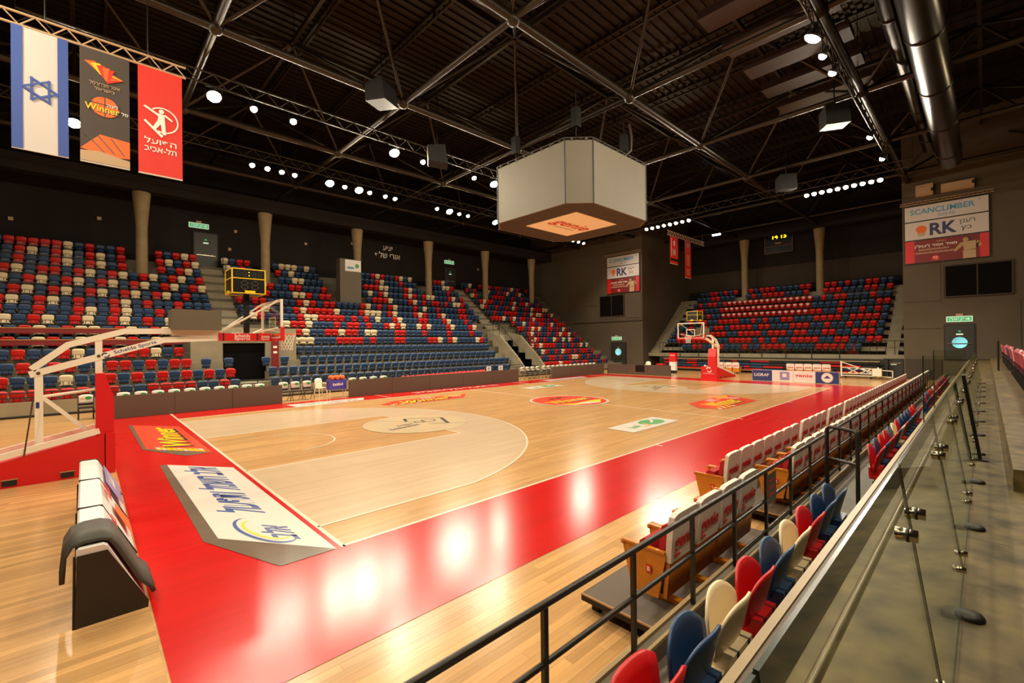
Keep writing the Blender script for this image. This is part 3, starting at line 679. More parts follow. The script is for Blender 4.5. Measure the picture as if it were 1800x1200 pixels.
door(4, (37.93, -4.9, 1.35), YN, 1.3, 2.2, 1.1); exit_sign(None, (37.95, -4.9, 3.95), YN, Z1, 'green exit sign over the door at the end of the walkway')
exit_sign(None, (4.0, 22.656, 3.3), X1, Z1, 'green exit sign over the grandstand portal behind the near basket', 1.3, .34)
for i, (x, z) in enumerate(((-5.6, 10.3), (-1.8, 11.0), (5.8, 11.4), (5.4, 10.0), (10.9, 11.2), (14.9, 11.8), (22.8, 11.6), (29.4, 11.0))):
    b = MB(); b.box((x - .1, 32.9, z - .1), (x + .1, 33.0, z + .1)); tag(b.obj('wall_box', 'box_pale'), 'small pale box fixed high on the dark wall behind the long grandstand', 'box', 'small boxes on the dark wall')
t = thing('wall_lettering', 'pale Hebrew lettering on the dark wall between two columns', 'lettering', (18.3, 32.99, 11.0))
text(heb('אורי שלף'), 'text_white', (18.4, 32.985, 11.1), X1, Z1, 2.6, .75, t, .02); text(heb('יציע'), 'text_white', (18.4, 32.985, 11.85), X1, Z1, 1.0, .4, t, .02)
t = thing('poster_cabinet', 'grey cabinet with white poster among the upper grandstand seats', 'cabinet', (12.7, 28.8, RZ[10]))
b = MB(); b.box((11.8, 28.22, RZ[10] + .004), (13.5, 28.94, 9.45)); b.obj('body', 'panel_grey', t)
b = MB(); b.box((12.2, 28.19, 8.5), (13.48, 28.22, 9.4)); p_ = b.obj('poster', 'pad_white', t)
flat(ell(13.15, 8.95, .17, .17), 'print_green', (0, 28.188, 0), X1, Z1, p_, 'poster_mark', .002); flat([(12.35, 8.7), (12.9, 8.7), (12.9, 8.85), (12.35, 8.85)], 'text_cyan', (0, 28.188, 0), X1, Z1, p_, 'poster_mark', .002)
# front rail of the long stand
def rail(name, lab, cat, pts, post_xs, zb, zt, m='black_steel', mids=(), axis='x', r=.022, grp=None):
    t = thing(name, lab, cat, (pts[0][0], pts[0][1], zb), 0, grp)
    for zz in (zt,) + tuple(mids):
        b = MB(); b.tube([(p[0], p[1], zz) for p in pts], r if zz == zt else r * .8, 8); b.obj('top_rail' if zz == zt else 'mid_rail', m, t)
    for q in post_xs:
        b = MB(); p = (q, pts[0][1]) if axis == 'x' else (pts[0][0], q)
        b.tube([(p[0], p[1], zb), (p[0], p[1], zt)], r * .95, 8); b.obj('post', m, t)
    return t
rail('front_railing', 'thin black railing on the front wall of the long grandstand', 'railing', [(-8, 20.1), (23.5, 20.1)], [-8 + 1.5 * k for k in range(22)], .624, .98, mids=(.8,))
# stair hand posts in the aisles
for xa, lab in ((4.72, 'first'), (26.16, 'second')):
    for r in range(7, 15):
        t = thing('hand_post', 'slim black hand post beside the %s stair of the long grandstand' % lab, 'post', (xa, RY[r] - .2, RZ[r]), 0, 'hand posts of the %s stair' % lab)
        b = MB(); b.tube([(xa, RY[r] - .2, RZ[r] + .004), (xa, RY[r] - .2, RZ[r] + .95)], .025, 6); b.obj('pole', 'black_steel', t)
        b = MB(); b.lathe([(.0, .06), (.09, .05), (.1, 0)], (xa, RY[r] - .2, RZ[r] + .004), 10); b.obj('foot', 'black_steel', t)
for r in range(2, 9):
    t = thing('hand_post', 'slim black hand post on the right hand stair of the end stand', 'post', (EX[r] - .2, -1.95, EZ[r]), 0, 'hand posts of the end stand stair')
    b = MB(); b.tube([(EX[r] - .2, -1.95, EZ[r] + .004), (EX[r] - .2, -1.95, EZ[r] + .95)], .03, 6); b.obj('pole', 'black_steel', t)
    b = MB(); b.lathe([(.0, .06), (.12, .05), (.13, 0)], (EX[r] - .2, -1.95, EZ[r] + .004), 10); b.obj('foot', 'black_steel', t)
# portal guard rails
for i, (a, c, lab) in enumerate(((23.8, 26.5, 'at the far end of the long stand'),)):
    t = thing('portal_railing', 'black guard railing around the stand portal ' + lab, 'railing', (a, 24.5, RZ[6]))
    a, c = a + .1, c - .1
    for x in (a, c):
        b = MB(); b.tube([(x, 21.02, 1.56), (x, 21.02, 2.4), (x, 23.2, 4.3), (x, 24.85, 4.65)], .03, 6); b.obj('hand_rail', 'black_steel', t)
        for y, z in ((21.8, 2.23), (22.6, 2.92), (23.4, 3.47), (24.2, 3.64)):
            b = MB(); b.tube([(x, y, z), (x, y, z + .95)], .02, 6); b.obj('post', 'black_steel', t)
    b = MB(); b.tube([(a, 24.85, 4.65), (c, 24.85, 4.65)], .03, 6); b.obj('hand_rail', 'black_steel', t)
t = thing('hanging_sign', 'narrow maroon sign with white marks beside the far stand portal', 'sign', (26.4, 22.0, 2.2))
b = MB(); b.box((26.62, 22.2, 1.4), (27.12, 22.26, 3.4)); b.obj('board', 'maroon', t)
for k, z in enumerate((3.1, 2.75, 2.55)): b = MB(); b.box((26.74, 22.195, z - .2), (27.0, 22.2, z - .08)); b.obj('mark', 'text_white', t)
t = thing('hanging_sign', 'narrow red sign with white marks beside the portal behind the near basket', 'sign', (5.15, 21.0, 1.0))
b = MB(); b.box((5.22, 22.1, 1.3), (5.62, 22.16, 3.3)); b.obj('board', 'maroon', t)
for k, z in enumerate((3.0, 2.6, 2.3)): b = MB(); b.box((5.32, 22.095, z), (5.52, 22.1, z + .12)); b.obj('mark', 'text_white', t)
# end stand glass front
t = thing('glass_front_rail', 'glass front rail of the stand behind the far basket', 'railing', (39.05, 7, EZ[0]))
for k in range(8):
    y = 14.2 - k * 1.8
    b = MB(); b.box((38.95, y - 1.75, EZ[0] + .05), (38.97, y, EZ[0] + .85)); b.obj('pane', 'glass', t)
    b = MB(); b.box((38.94, y - .02, EZ[0] - .3), (38.99, y + .03, EZ[0] + .9)); b.obj('post', 'black_steel', t)
b = MB(); b.tube([(38.965, 14.2, EZ[0] + .9), (38.965, -.2, EZ[0] + .9)], .025, 6); b.obj('top_rail', 'rail_steel', t)
for yy, lab in ((-1.2, 'right'), (15.4, 'left')):
    rail('stair_railing', 'black railing at the foot of the %s stair of the end stand' % ('walkway-side' if yy < 0 else 'scorers-side'), 'railing', [(39.1, yy - .9), (39.1, yy + 1.0)], [yy - .9, yy - .4, yy + .1, yy + .6, yy + 1.0], EZ[0] + .004, EZ[0] + 1.0, mids=(EZ[0] + .5,), axis='y')
# retracted bleachers
t = thing('folded_bleacher', 'retracted bleacher with pale rails and red and blue folded seats', 'bleacher', (38.5, 7.5, 0))
b = MB(); b.box((38.35, -1.3, 0), (39.3, 16.0, 1.27)); b.obj('body', 'black_plastic', t)
for z in (.18, .42, .64, .88): b = MB(); b.box((38.1, -1.1, z), (38.34, 15.6, z + .04)); b.obj('deck_edge', 'rail_steel', t)
b = MB(); b.box((38.0, -.9, 1.10), (38.1, 15.4, 1.17)); b.obj('pale_rail', 'ledge_light', t)
b = MB(); b.box((38.0, -.9, .20), (38.1, 15.4, .25)); b.obj('pale_rail', 'ledge_light', t)
for z in (.26, .48, .70, .94):
    y = -.8
    while y < 15.3:
        k = random.choice((1, 2, 3)); m_ = random.choice(('seat_red', 'seat_blue', 'seat_red', 'black_plastic'))
        b = MB(); b.box((38.14, y, z), (38.3, min(15.4, y + k * .5 - .04), z + .12)); b.obj('folded_seat', m_, t); y += k * .5

# ================================================================== COURT EQUIPMENT
def goal(far):
    g = (lambda x: 28 - x) if far else (lambda x: x)
    lab = 'far portable basketball goal with red padded base and glass backboard' if far else 'portable basketball goal with white steel arms and long red padded base'
    t = thing('basketball_goal', lab, 'basketball goal', (g(-3.0), 7.6, 0))
    yc = 7.5
    def pz(poly, y0, y1, name, m, par=t): b = MB(); b.prism([(g(x), z) for x, z in poly], y0, y1, 'y'); return b.obj(name, m, par)
    base = pz([(-5.6, .0), (-2.22, .0), (-2.22, .86), (-4.95, .20), (-5.6, .10)], 7.17, 8.25, 'base_padding', 'pad_red')
    pz([(-2.205, .0), (-2.05, .0), (-2.05, .87), (-2.205, .87)], 7.14, 8.28, 'front_pad', 'pad_red')
    for x in (-3.71, -2.9):
        b = MB(); b.box((g(x), 7.155, .04), (g(x + .2), 7.175, .15)); s_ = b.obj('wheel_slot', 'black_plastic', base)
        b = MB(); b.box((g(x - .015), 7.15, .15), (g(x + .215), 7.18, .17)); b.obj('slot_rim', 'platform_edge', base)
    for y in (7.25, 8.1):
        b = MB(); b.bar((g(-5.4), y, .22), (g(-2.3), y, .93), .10, .12); b.obj('chassis_beam', 'paint_white', t)
    pz([(-2.36, .84), (-2.06, .84), (-2.06, 1.61), (-2.21, 2.17), (-2.36, 2.17)], yc - .28, yc + .28, 'mast_pad', 'pad_red')
    b = MB(); b.box((g(-3.28), yc - .06, .45), (g(-3.16), yc + .06, 2.26)); b.obj('rear_mast', 'paint_white', t)
    b = MB(); b.box((g(-3.26), yc - .07, 1.5), (g(-3.21), yc - .061, 1.62)); b.obj('mast_sticker', 'text_blue', t)
    b = MB(); b.box((g(-2.36), yc - .055, .8), (g(-2.24), yc + .055, 2.98)); b.obj('front_mast', 'paint_white', t)
    def poly(pts, w_, name):
        n = len(pts); up_, dn = [], []
        for i, p in enumerate(pts):
            d0 = Vector((pts[i][0] - pts[i - 1][0], pts[i][1] - pts[i - 1][1])).normalized() if i else None
            d1 = Vector((pts[i + 1][0] - pts[i][0], pts[i + 1][1] - pts[i][1])).normalized() if i < n - 1 else None
            d = ((d0 or d1) + (d1 or d0)).normalized(); k = w_ / 2 / max(.5, d.dot(d1 or d0))
            up_.append((p[0] - d.y * k, p[1] + d.x * k)); dn.append((p[0] + d.y * k, p[1] - d.x * k))
        b = MB()
        for i in range(n - 1):
            q = [dn[i], dn[i + 1], up_[i + 1], up_[i]]
            vs = [(g(x), yc - .07, z) for x, z in q] + [(g(x), yc + .07, z) for x, z in q]
            b.add(vs, [(0, 1, 2, 3), (7, 6, 5, 4), (0, 4, 5, 1), (2, 6, 7, 3)] + ([(0, 3, 7, 4)] if i == 0 else []) + ([(1, 5, 6, 2)] if i == n - 2 else []))
        return b.obj(name, 'paint_white', t)
    poly([(-3.32, 2.30), (-2.78, 2.80), (-1.86, 3.10), (-1.0, 3.11)], .125, 'upper_arm')
    la = poly([(-3.35, 2.19), (-1.15, 2.90), (-.05, 2.945)], .135, 'lower_arm')
    b = MB(); b.bar((g(-3.18), yc, 1.72), (g(-2.46), yc, .90), .05, .07); b.obj('brace', 'paint_white', t)
    b = MB(); b.tube([(g(-3.2), yc, 1.72), (g(-2.3), yc, 1.82)], .03, 8); b.obj('tie_rod', 'paint_white', t)
    b = MB(); b.tube([(g(-3.28), 7.2, 1.75), (g(-3.42), 7.2, .55)], .014, 6); b.obj('lever', 'sepia_dark', t)
    for x, z in ((-3.22, 2.22), (-2.3, 2.55)):
        b = MB(); b.lathe([(0, -.01), (.03, -.01), (.03, .02)], (g(x), yc - .08, z), 10, 'y'); b.obj('bolt', 'sepia_dark', t)
    b = MB(); b.box((g(-1.03), yc - .3, 3.14), (g(-.02), yc + .3, 3.63)); b.obj('counterweight_box', 'panel_grey', t)
    b = MB(); b.box((g(-1.0), yc - .08, 3.0), (g(-.05), yc + .08, 3.14)); b.obj('box_mount', 'paint_white', t)
    ra = pz([(-.05, 2.87), (1.16, 2.87), (1.16, 3.07), (-.05, 3.07)], yc - .1, yc + .1, 'padded_arm', 'pad_red')
    for x in (.04, .82): b = MB(); b.box((g(x), yc - .105, 2.868), (g(x + .03), yc + .105, 3.072)); b.obj('strap', 'black_plastic', ra)
    if not far:
        text('Schelde', 'text_white', (.48, yc - .104, 3.005), X1, Z1, .36, .085, ra, .02); text('Sports', 'text_white', (.48, yc - .104, 2.92), X1, Z1, .36, .085, ra, .02)
        text('Schelde', 'text_white', (1.03, yc - .104, 2.98), X1, Z1, .2, .06, ra, .02); text('Sports', 'text_white', (1.03, yc - .104, 2.91), X1, Z1, .2, .06, ra, .02)
        u = Vector((.952, 0, .307)); v = Vector((-.307, 0, .952)); o_ = Vector((-1.75, yc - .072, 2.705))
        text('Schelde Sports', 'text_blue', o_ + u * .08, u, v, .78, .10, la, .01)
        b = MB(); ringquads(b, 0, 0, .062, .034, .6, 2.9, 0, .002, 12); ringquads(b, .02, -.005, .058, .034, 3.6, 6.2, 0, .002, 12); put(b.mesh('arm_emblem', 'text_navy'), 'arm_emblem', la, frame(o_ - u * .47, u, v))
    else:
        b = MB(); ringquads(b, 0, 0, .2, .12, .6, 2.9, 0, .002, 12); ringquads(b, .05, -.02, .18, .11, 3.6, 6.2, 0, .002, 12); put(b.mesh('pad_emblem', 'text_white'), 'pad_emblem', base, frame((g(-2.046), 7.72, .66), YN, Z1))
        text('Schelde Sports', 'text_white', (g(-2.046), 7.72, .38), YN, Z1, .8, .08, base, .02)
    for y in (6.75, 8.25):
        b = MB(); b.tube([(g(.0), yc + (y - yc) * .12, 3.1), (g(1.15), y, 3.9)], .024, 8); b.obj('stay_rod', 'paint_white', t)
        b = MB(); b.tube([(g(.75), yc + (y - yc) * .1, 3.07), (g(1.15), y, 3.2)], .02, 8); b.obj('stay_rod', 'paint_white', t)
    # backboard
    b = MB(); b.box((g(1.2), 6.63, 2.93), (g(1.225), 8.37, 3.92)); bb = b.obj('backboard', 'glass', t)
    for a, c in (((6.6, 2.9), (8.4, 2.96)), ((6.6, 3.89), (8.4, 3.95)), ((6.6, 2.96), (6.66, 3.89)), ((8.34, 2.96), (8.4, 3.89))):
        q = MB(); q.box((g(1.185), a[0], a[1]), (g(1.24), c[0], c[1])); q.obj('board_frame', 'paint_white', bb)
    for a, c in (((7.2, 3.05), (7.8, 3.10)), ((7.2, 3.47), (7.8, 3.52)), ((7.2, 3.10), (7.25, 3.47)), ((7.75, 3.10), (7.8, 3.47))):
        q = MB(); q.box((g(1.226), a[0], a[1]), (g(1.232), c[0], c[1])); q.obj('target_line', 'paint_white', bb)
    q = MB(); q.box((g(1.17), 6.57, 2.86), (g(1.26), 8.43, 2.93)); q.box((g(1.17), 6.56, 2.86), (g(1.26), 6.6, 3.22)); q.box((g(1.17), 8.4, 2.86), (g(1.26), 8.44, 3.22)); q.obj('edge_pad', 'pad_red', bb)
    # rim and net
    b = MB(); b.tube([(g(1.6) + .225 * math.cos(2 * PI * i / 24), yc + .225 * math.sin(2 * PI * i / 24), 3.05) for i in range(25)], .011, 8, False); rim = b.obj('rim', 'rim_orange', t)
    b = MB(); b.box((g(1.235), yc - .09, 3.0), (g(1.39), yc + .09, 3.06)); b.obj('rim_bracket', 'rim_orange', rim)
    b = MB(); n = 12; lev = [(.225, 3.045), (.19, 2.95), (.165, 2.86), (.15, 2.77), (.14, 2.68), (.15, 2.6)]
    for k in range(n):
        for sg in (1, -1):
            b.tube([(g(1.6) + r * math.cos(2 * PI * (k + sg * .5 * i) / n), yc + r * math.sin(2 * PI * (k + sg * .5 * i) / n), z) for i, (r, z) in enumerate(lev)], .0055, 4, False)
    b.obj('net', 'net_white', rim)
    return t
goal(False); goal(True)
def shot_clock(x, lab, face):
    t = thing('shot_clock', lab, 'shot clock', (x, 7.5, 3.07))
    b = MB(); b.box((x - .06, 7.44, 3.075), (x + .06, 7.56, 4.12)); b.obj('pole', 'black_steel', t)
    y0, y1 = (7.13, 7.85); x0, x1 = x - .40, x + .36; z0, z1 = 4.10, 4.72
    b = MB(); b.box((x0, y0, z0), (x1, y1, z1)); body = b.obj('body', 'black_face', t)
    for a in ((x0, y0), (x1, y0), (x1, y1), (x0, y1)):
        q = MB(); q.tube([(a[0], a[1], z0), (a[0], a[1], z1)], .018, 6); q.obj('frame_tube', 'yellow_frame', t)
    for z in (z0, z1, z0 + .38):
        q = MB(); q.tube([(x0, y0, z), (x1, y0, z), (x1, y1, z), (x0, y1, z), (x0, y0, z)], .015, 6); q.obj('frame_tube', 'yellow_frame', t)
    q = MB(); q.box((x - .12, y0 - .03, z0 - .01), (x + .12, y0, z0 + .07)); q.box((x0 - .03, 7.4, z0 - .01), (x0, 7.6, z0 + .07)); q.box((x1, 7.4, z0 - .01), (x1 + .03, 7.6, z0 + .07)); q.obj('siren', 'yellow_frame', t)
    def seg(cx, cz, w_, h_, name='digit'):
        q = MB(); tk = w_ * .16
        for a in ((-w_ / 2, h_ / 2 - tk, w_ / 2, h_ / 2), (-w_ / 2, -tk / 2, w_ / 2, tk / 2), (-w_ / 2, -h_ / 2, w_ / 2, -h_ / 2 + tk), (-w_ / 2, -h_ / 2, -w_ / 2 + tk, h_ / 2), (w_ / 2 - tk, -h_ / 2, w_ / 2, h_ / 2)):
            q.box((cx + a[0], y0 - .006, cz + a[1]), (cx + a[2], y0 - .001, cz + a[3]))
        q.obj(name, 'led_off', body)
    for dx in (-.26, -.12, .10, .24): seg(x + dx, z0 + .49, .10, .16)
    for dx in (-.12, .12): seg(x + dx, z0 + .21, .17, .24)
    q = MB(); q.box((x - .025, y0 - .006, z0 + .53), (x - .005, y0, z0 + .55)); q.box((x - .025, y0 - .006, z0 + .45), (x - .005, y0, z0 + .47)); q.obj('colon', 'led_amber', body)
shot_clock(.60, 'black shot clock with yellow frame above the near goal arm', 0)
shot_clock(27.4, 'black shot clock with yellow frame above the far backboard', 0)

# ---- baseline wedge pads
def wedge(y0, y1, lab, k):
    t = thing('wedge_pad', lab, 'courtside pad', (-2.35, (y0 + y1) / 2, 0))
    b = MB(); b.prism([(-2.60, .0), (-2.07, .0), (-2.06, .06), (-2.37, .74), (-2.40, .76), (-2.58, .76), (-2.60, .74)], y0 + .01, y1 - .01, 'y'); body = b.obj('body', 'pad_white', t)
    b = MB(); b.prism([(-2.615, .0), (-2.055, .0), (-2.05, .07), (-2.37, .70), (-2.595, .70)], y0, y0 + .012, 'y'); b.obj('end_panel', 'pad_black', t)
    u = Vector((-.44, 0, .9)).normalized()
    b = MB(); b.tube([(-2.05, y1 - .03, .05), (-2.385, y1 - .03, .76), (-2.6, y1 - .03, .765)], .014, 6); b.obj('piping', 'black_plastic', t)
    b = MB(); b.tube([(-2.62, y0 + .015, .0), (-2.61, y0 + .015, .7)], .012, 6); b.obj('piping', 'black_plastic', t)
    o = Vector((-2.195, (y0 + y1) / 2, .42)) + Vector((.9, 0, .44)) * .012
    if k == 1:
        flat([(-.5, -.25), (.25, -.25), (.1, .1), (-.35, .12)], 'orange_print', o, Y1, u, body, 'printed_shape', .002); flat(comb((-.1, 0), (.6, .04), .16, 5), 'text_red', o + u * .2 + Vector((.004, 0, .002)), Y1, u, body, 'printed_script', .002)
    if k == 2: flat([(-.7, -.2), (.7, -.2), (.7, .25), (-.7, .25)], 'purple_print', o, Y1, u, body, 'printed_shape', .002); flat(comb((-.3, 0), (.3, .02), .16, 4), 'text_white', o + Vector((.004, 0, .002)), Y1, u, body, 'printed_script', .002)
    if k == 0: flat(comb((.0, 0), (.6, .04), .14, 5), 'text_red', o + u * .15 + Vector((.003, 0, .002)), Y1, u, body, 'printed_script', .002)
wedge(.06, 1.64, 'white wedge pad with black end panel, under the black foam arch', 0)
wedge(1.66, 3.24, 'white wedge pad with orange print, middle of the row on the baseline', 1)
wedge(3.26, 4.85, 'white wedge pad with purple print beside the red goal base', 2)
b = MB(); prof = [(-2.68, .44), (-2.68, .56), (-2.665, .68), (-2.62, .765), (-2.54, .785), (-2.42, .785), (-2.36, .765), (-2.31, .68), (-2.22, .48), (-2.12, .26), (-2.045, .17), (-2.02, .10)]
pr2 = []
for i, p in enumerate(prof):
    a, c = prof[max(i - 1, 0)], prof[min(i + 1, len(prof) - 1)]; d = Vector((c[0] - a[0], c[1] - a[1])).normalized(); pr2.append((p[0] - d.y * .04, p[1] + d.x * .04))
n = len(prof); vs = [(x, .14, z) for x, z in prof] + [(x, .14, z) for x, z in pr2] + [(x, .82, z) for x, z in prof] + [(x, .82, z) for x, z in pr2]; fs = []
for i in range(n - 1): fs += [(i, i + 1, n + i + 1, n + i), (2 * n + i, 3 * n + i, 3 * n + i + 1, 2 * n + i + 1), (n + i, n + i + 1, 3 * n + i + 1, 3 * n + i), (i, 2 * n + i, 2 * n + i + 1, i + 1)]
fs += [(0, n, 3 * n, 2 * n), (n - 1, 3 * n - 1, 4 * n - 1, 2 * n - 1)]
b.add(vs, fs, True); tag(b.obj('foam_arch', 'foam_black'), 'black foam strip bent over the nearest white wedge pad', 'foam strip')

# ---- courtside boards
def board(lab, x0, y0, x1, y1, h, n, m='board_grey', legs=True):
    t = thing('courtside_board', lab, 'board', ((x0 + x1) / 2, (y0 + y1) / 2, 0)); ax = abs(x1 - x0) > abs(y1 - y0)
    for k in range(n):
        a, c = k / n, (k + 1) / n; b = MB()
        if ax: b.box((x0 + (x1 - x0) * a + .008, y0, 0.01), (x0 + (x1 - x0) * c - .008, y0 + .12, h))
        else: b.box((x0, y0 + (y1 - y0) * a + .008, 0.01), (x0 + .12, y0 + (y1 - y0) * c - .008, h))
        b.obj('panel', m, t)
    b = MB(); (b.box((x0, y0 + .13, 0), (x1, y0 + .44, .012)) if ax else b.box((x0 + .02, y0, 0), (x0 + .5, y1, .012))); b.obj('foot_plate', 'black_plastic', t)
    return t
board('long dark grey courtside board in front of the team bench near the goal', -1.9, 16.9, 4.25, 16.9, .87, 3)
board('long dark grey courtside board of the scorers table', 7.5, 16.9, 19.9, 16.9, .88, 5)
board('dark grey courtside board in front of the far team bench', 23.5, 16.9, 30.3, 16.9, .86, 3)
t = board('dark grey courtside board on the far baseline beside the corner', 30.65, 10.95, 30.65, 16.8, .83, 3)
b = MB(); b.box((30.62, 13.2, .25), (30.648, 14.0, .8)); b.obj('black_cover', 'black_face', t)
t = board('blue and white printed board on the far baseline', 30.6, .08, 30.6, 5.0, .74, 4, 'pad_white')
for y0, y1, m_ in ((3.77, 4.98, 'text_blue'), (.10, 1.30, 'text_blue'), (2.75, 3.3, 'purple_print')):
    b = MB(); b.box((30.59, y0, .02 if m_ == 'text_blue' else .12), (30.599, y1, .735 if m_ == 'text_blue' else .66)); b.obj('printed_field', m_, t)
text('LiGRAF', 'text_white', (30.586, 4.4, .42), YN, Z1, .9, .2, t, .03); text('genie', 'text_red', (30.594, 1.95, .42), YN, Z1, .95, .26, t, .04)
flat(ell(0, 0, .3, .3), 'text_white', (30.589, .7, .38), YN, Z1, t, 'printed_disc', .002); flat([(-.12, -.1), (.12, -.1), (.12, .12), (-.12, .12)], 'text_white', (30.589, 3.03, .42), YN, Z1, t, 'printed_square', .002)
flat([(-.18, -.06), (0, .12), (.18, -.06)], 'text_blue', (30.584, .7, .4), YN, Z1, t, 'printed_peak', .002)
# ---- team chairs
ch = thing('folding_chair', 'folding chair', 'chair')
b = MB()
b.box((-.22, -.22, .43), (.22, .2, .47)); b.obj('seat', 'black_plastic', ch)
b = MB(); b.box((-.21, .17, .52), (.21, .20, .72)); b.obj('backrest', 'black_plastic', ch)
b = MB(); shell(b, .46, .60, .93, .15, .18, -.01, .05, 8, 4, rnd=.06); cv = b.obj('cover', 'cover_white', ch)
flat(ell(.07, .80, .10, .06, 18), 'print_green', (0, .141, 0), X1, Z1, cv, 'cover_mark', .004); flat([(-.16, .76), (-.06, .77), (-.06, .81), (-.16, .80)], 'print_amber', (0, .139, 0), X1, Z1, cv, 'cover_mark', .003)
for s in (-1, 1):
    b = MB(); b.tube([(s * .22, -.24, 0), (s * .22, .2, .88)], .014, 6); b.obj('leg', 'black_steel', ch)
    b = MB(); b.tube([(s * .2, .26, 0), (s * .2, -.2, .45)], .014, 6); b.obj('leg', 'black_steel', ch)
proto_done(ch)
for k in range(12): dup(ch, (-2.5 + .55 * k, 17.75, 0), 0, 'folding chair with white cover behind the dark board near the goal', 'chairs of the near team bench')
for k, x in enumerate((4.6, 5.15, 5.72)): dup(ch, (x, 17.75, 0), 0, 'folding chair with white cover in the open gap beside the ball rack', 'chairs in the gap beside the ball rack')
for k in range(4): dup(ch, (8.2 + .62 * k, 17.9, 0), 0, 'folding chair with white cover behind the scorers board', 'chairs behind the scorers board')
for k in range(4): dup(ch, (21.3 + .55 * k, 17.75, 0), 0, 'folding chair with white cover in the gap past the scorers board', 'chairs in the gap past the scorers board')
for k in range(13): dup(ch, (23.7 + .55 * k, 17.75, 0), 0, 'folding chair with white cover behind the far bench board', 'chairs of the far team bench')
# ball rack
t = thing('ball_rack', 'ball rack with purple cloth cover and orange balls on top', 'ball rack', (7.05, 17.45, 0))
b = MB(); b.box((6.6, 17.25, .42), (7.5, 17.65, .92)); cl = b.obj('cloth_cover', 'cover_purple', t); flat(comb((-.28, 0), (.28, .02), .11, 6), 'text_white', (7.05, 17.249, .64), X1, Z1, cl, 'printed_script', .003)
for x in (6.64, 7.46):
    for y in (17.28, 17.62): b = MB(); b.tube([(x, y, 0), (x, y, .95)], .018, 6); b.obj('leg', 'paint_white', t)
for i in range(3):
    for j in range(2):
        b = MB(); b.sphere((6.78 + .27 * i, 17.32 + .26 * j, 1.042), .12, 12, 8); tag(b.obj('basketball', 'ball_orange'), 'orange basketball lying on top of the purple covered rack', 'ball', 'basketballs on the rack')
# white plastic chair
def plastic_chair(x, y, rz, lab):
    t = thing('plastic_chair', lab, 'chair', (0, 0, 0))
    b = MB(); b.box((-.22, -.22, .42), (.22, .22, .45)); b.obj('seat', 'paint_white', t)
    b = MB(); shell(b, .44, .45, .95, .2, .26, .03, .02, 8, 4); b.obj('backrest', 'paint_white', t)
    for sx in (-1, 1):
        b = MB(); b.tube([(sx * .23, -.2, .42), (sx * .24, -.22, .66), (sx * .24, .18, .68)], .02, 6); b.obj('arm', 'paint_white', t)
        for sy in (-1, 1): b = MB(); b.tube([(sx * .2, sy * .2, .42), (sx * .24, sy * .25, 0)], .022, 6); b.obj('leg', 'paint_white', t)
    t.location = (x, y, 0); t.rotation_euler = (0, 0, rz)
plastic_chair(6.7, 18.7, .2, 'white plastic chair behind the purple ball rack'); plastic_chair(34.2, 14.9, -1.2, 'white plastic chair near the dark corner wall')
# scorers table with heaped red cloth
t = thing('scorers_table', 'scorers table behind the long dark board', 'table', (14, 17.6, 0))
b = MB(); b.box((10.9, 17.3, .70), (19.2, 18.0, .74)); b.obj('tabletop', 'table_red', t)
for x in (11, 13, 15, 17, 19.1): b = MB(); b.box((x, 17.4, 0), (x + .05, 17.9, .70)); b.obj('leg', 'black_steel', t)
b = MB(); nx, ny = 60, 8; vs = []; fs = []
for i in range(nx + 1):
    for j in range(ny + 1):
        x = 11.0 + 6.3 * i / nx; y = 17.3 + .65 * j / ny; h = .80 + .13 * abs(math.sin(i * .8 + j * .9)) * math.sin(PI * j / ny) * (.4 + .6 * (i / nx)) + .05 * math.sin(i * 1.9) * math.sin(PI * j / ny)
        vs.append((x, y, max(.745, h if 0 < j < ny else .75)))
fs = [(i * (ny + 1) + j, (i + 1) * (ny + 1) + j, (i + 1) * (ny + 1) + j + 1, i * (ny + 1) + j + 1) for i in range(nx) for j in range(ny)]
b.add(vs, fs, True); tag(b.obj('red_cloth', 'table_red'), 'crumpled red cloth heaped along the scorers table', 'cloth')
for x, m_ in ((17.6, 1), (18.7, 2)):
    t = thing('table_sign', 'small white sign standing on the scorers table', 'sign', (x, 17.5, .74), 0, 'white signs on the scorers table')
    b = MB(); b.box((x - .2, 17.48, .74), (x + .2, 17.50, 1.16)); b.obj('card', 'pad_white', t); text('F', 'print_black', (x, 17.477, .98), X1, Z1, .12, .2, t, .03)
# far end items on the floor
t = thing('drink_stand', 'red and white narrow display stand near the retracted bleacher', 'display stand', (34, 12.45, 0))
b = MB(); b.box((33.9, 12.15, .25), (34.2, 12.7, 1.0)); b.obj('white_body', 'pad_white', t); b = MB(); b.box((33.88, 12.13, 1.0), (34.22, 12.72, 1.75)); b.obj('red_header', 'pad_red', t)
b = MB(); b.box((33.92, 12.17, 0), (34.18, 12.68, .25)); b.obj('plinth', 'rail_steel', t); text('Winner', 'text_white', (33.876, 12.42, 1.55), YN, Z1, .45, .1, t, .03)
t = thing('bin', 'open red plastic bin near the dark corner wall', 'bin', (34.1, 13.65, 0))
b = MB(); b.lathe([(.0, .02), (.27, .02), (.33, .74), (.36, .74), (.36, .78), (.30, .78), (.26, .1), (0, .1)], (34.1, 13.65, 0), 20); b.obj('tub', 'pad_red', t); b = MB(); b.lathe([(.33, .70), (.37, .70), (.37, .79), (.33, .79)], (34.1, 13.65, 0), 20); b.obj('rim', 'pad_red', t)
t = thing('work_platform', 'white folded lattice work platform lying before the retracted bleacher', 'work platform', (36.6, -.4, 0))
for y in (1.05, -1.0): b = MB(); b.box((36.45, y - .04, .12), (36.55, y + .04, 1.2 if y > 0 else .8)); b.obj('upright', 'paint_white', t)
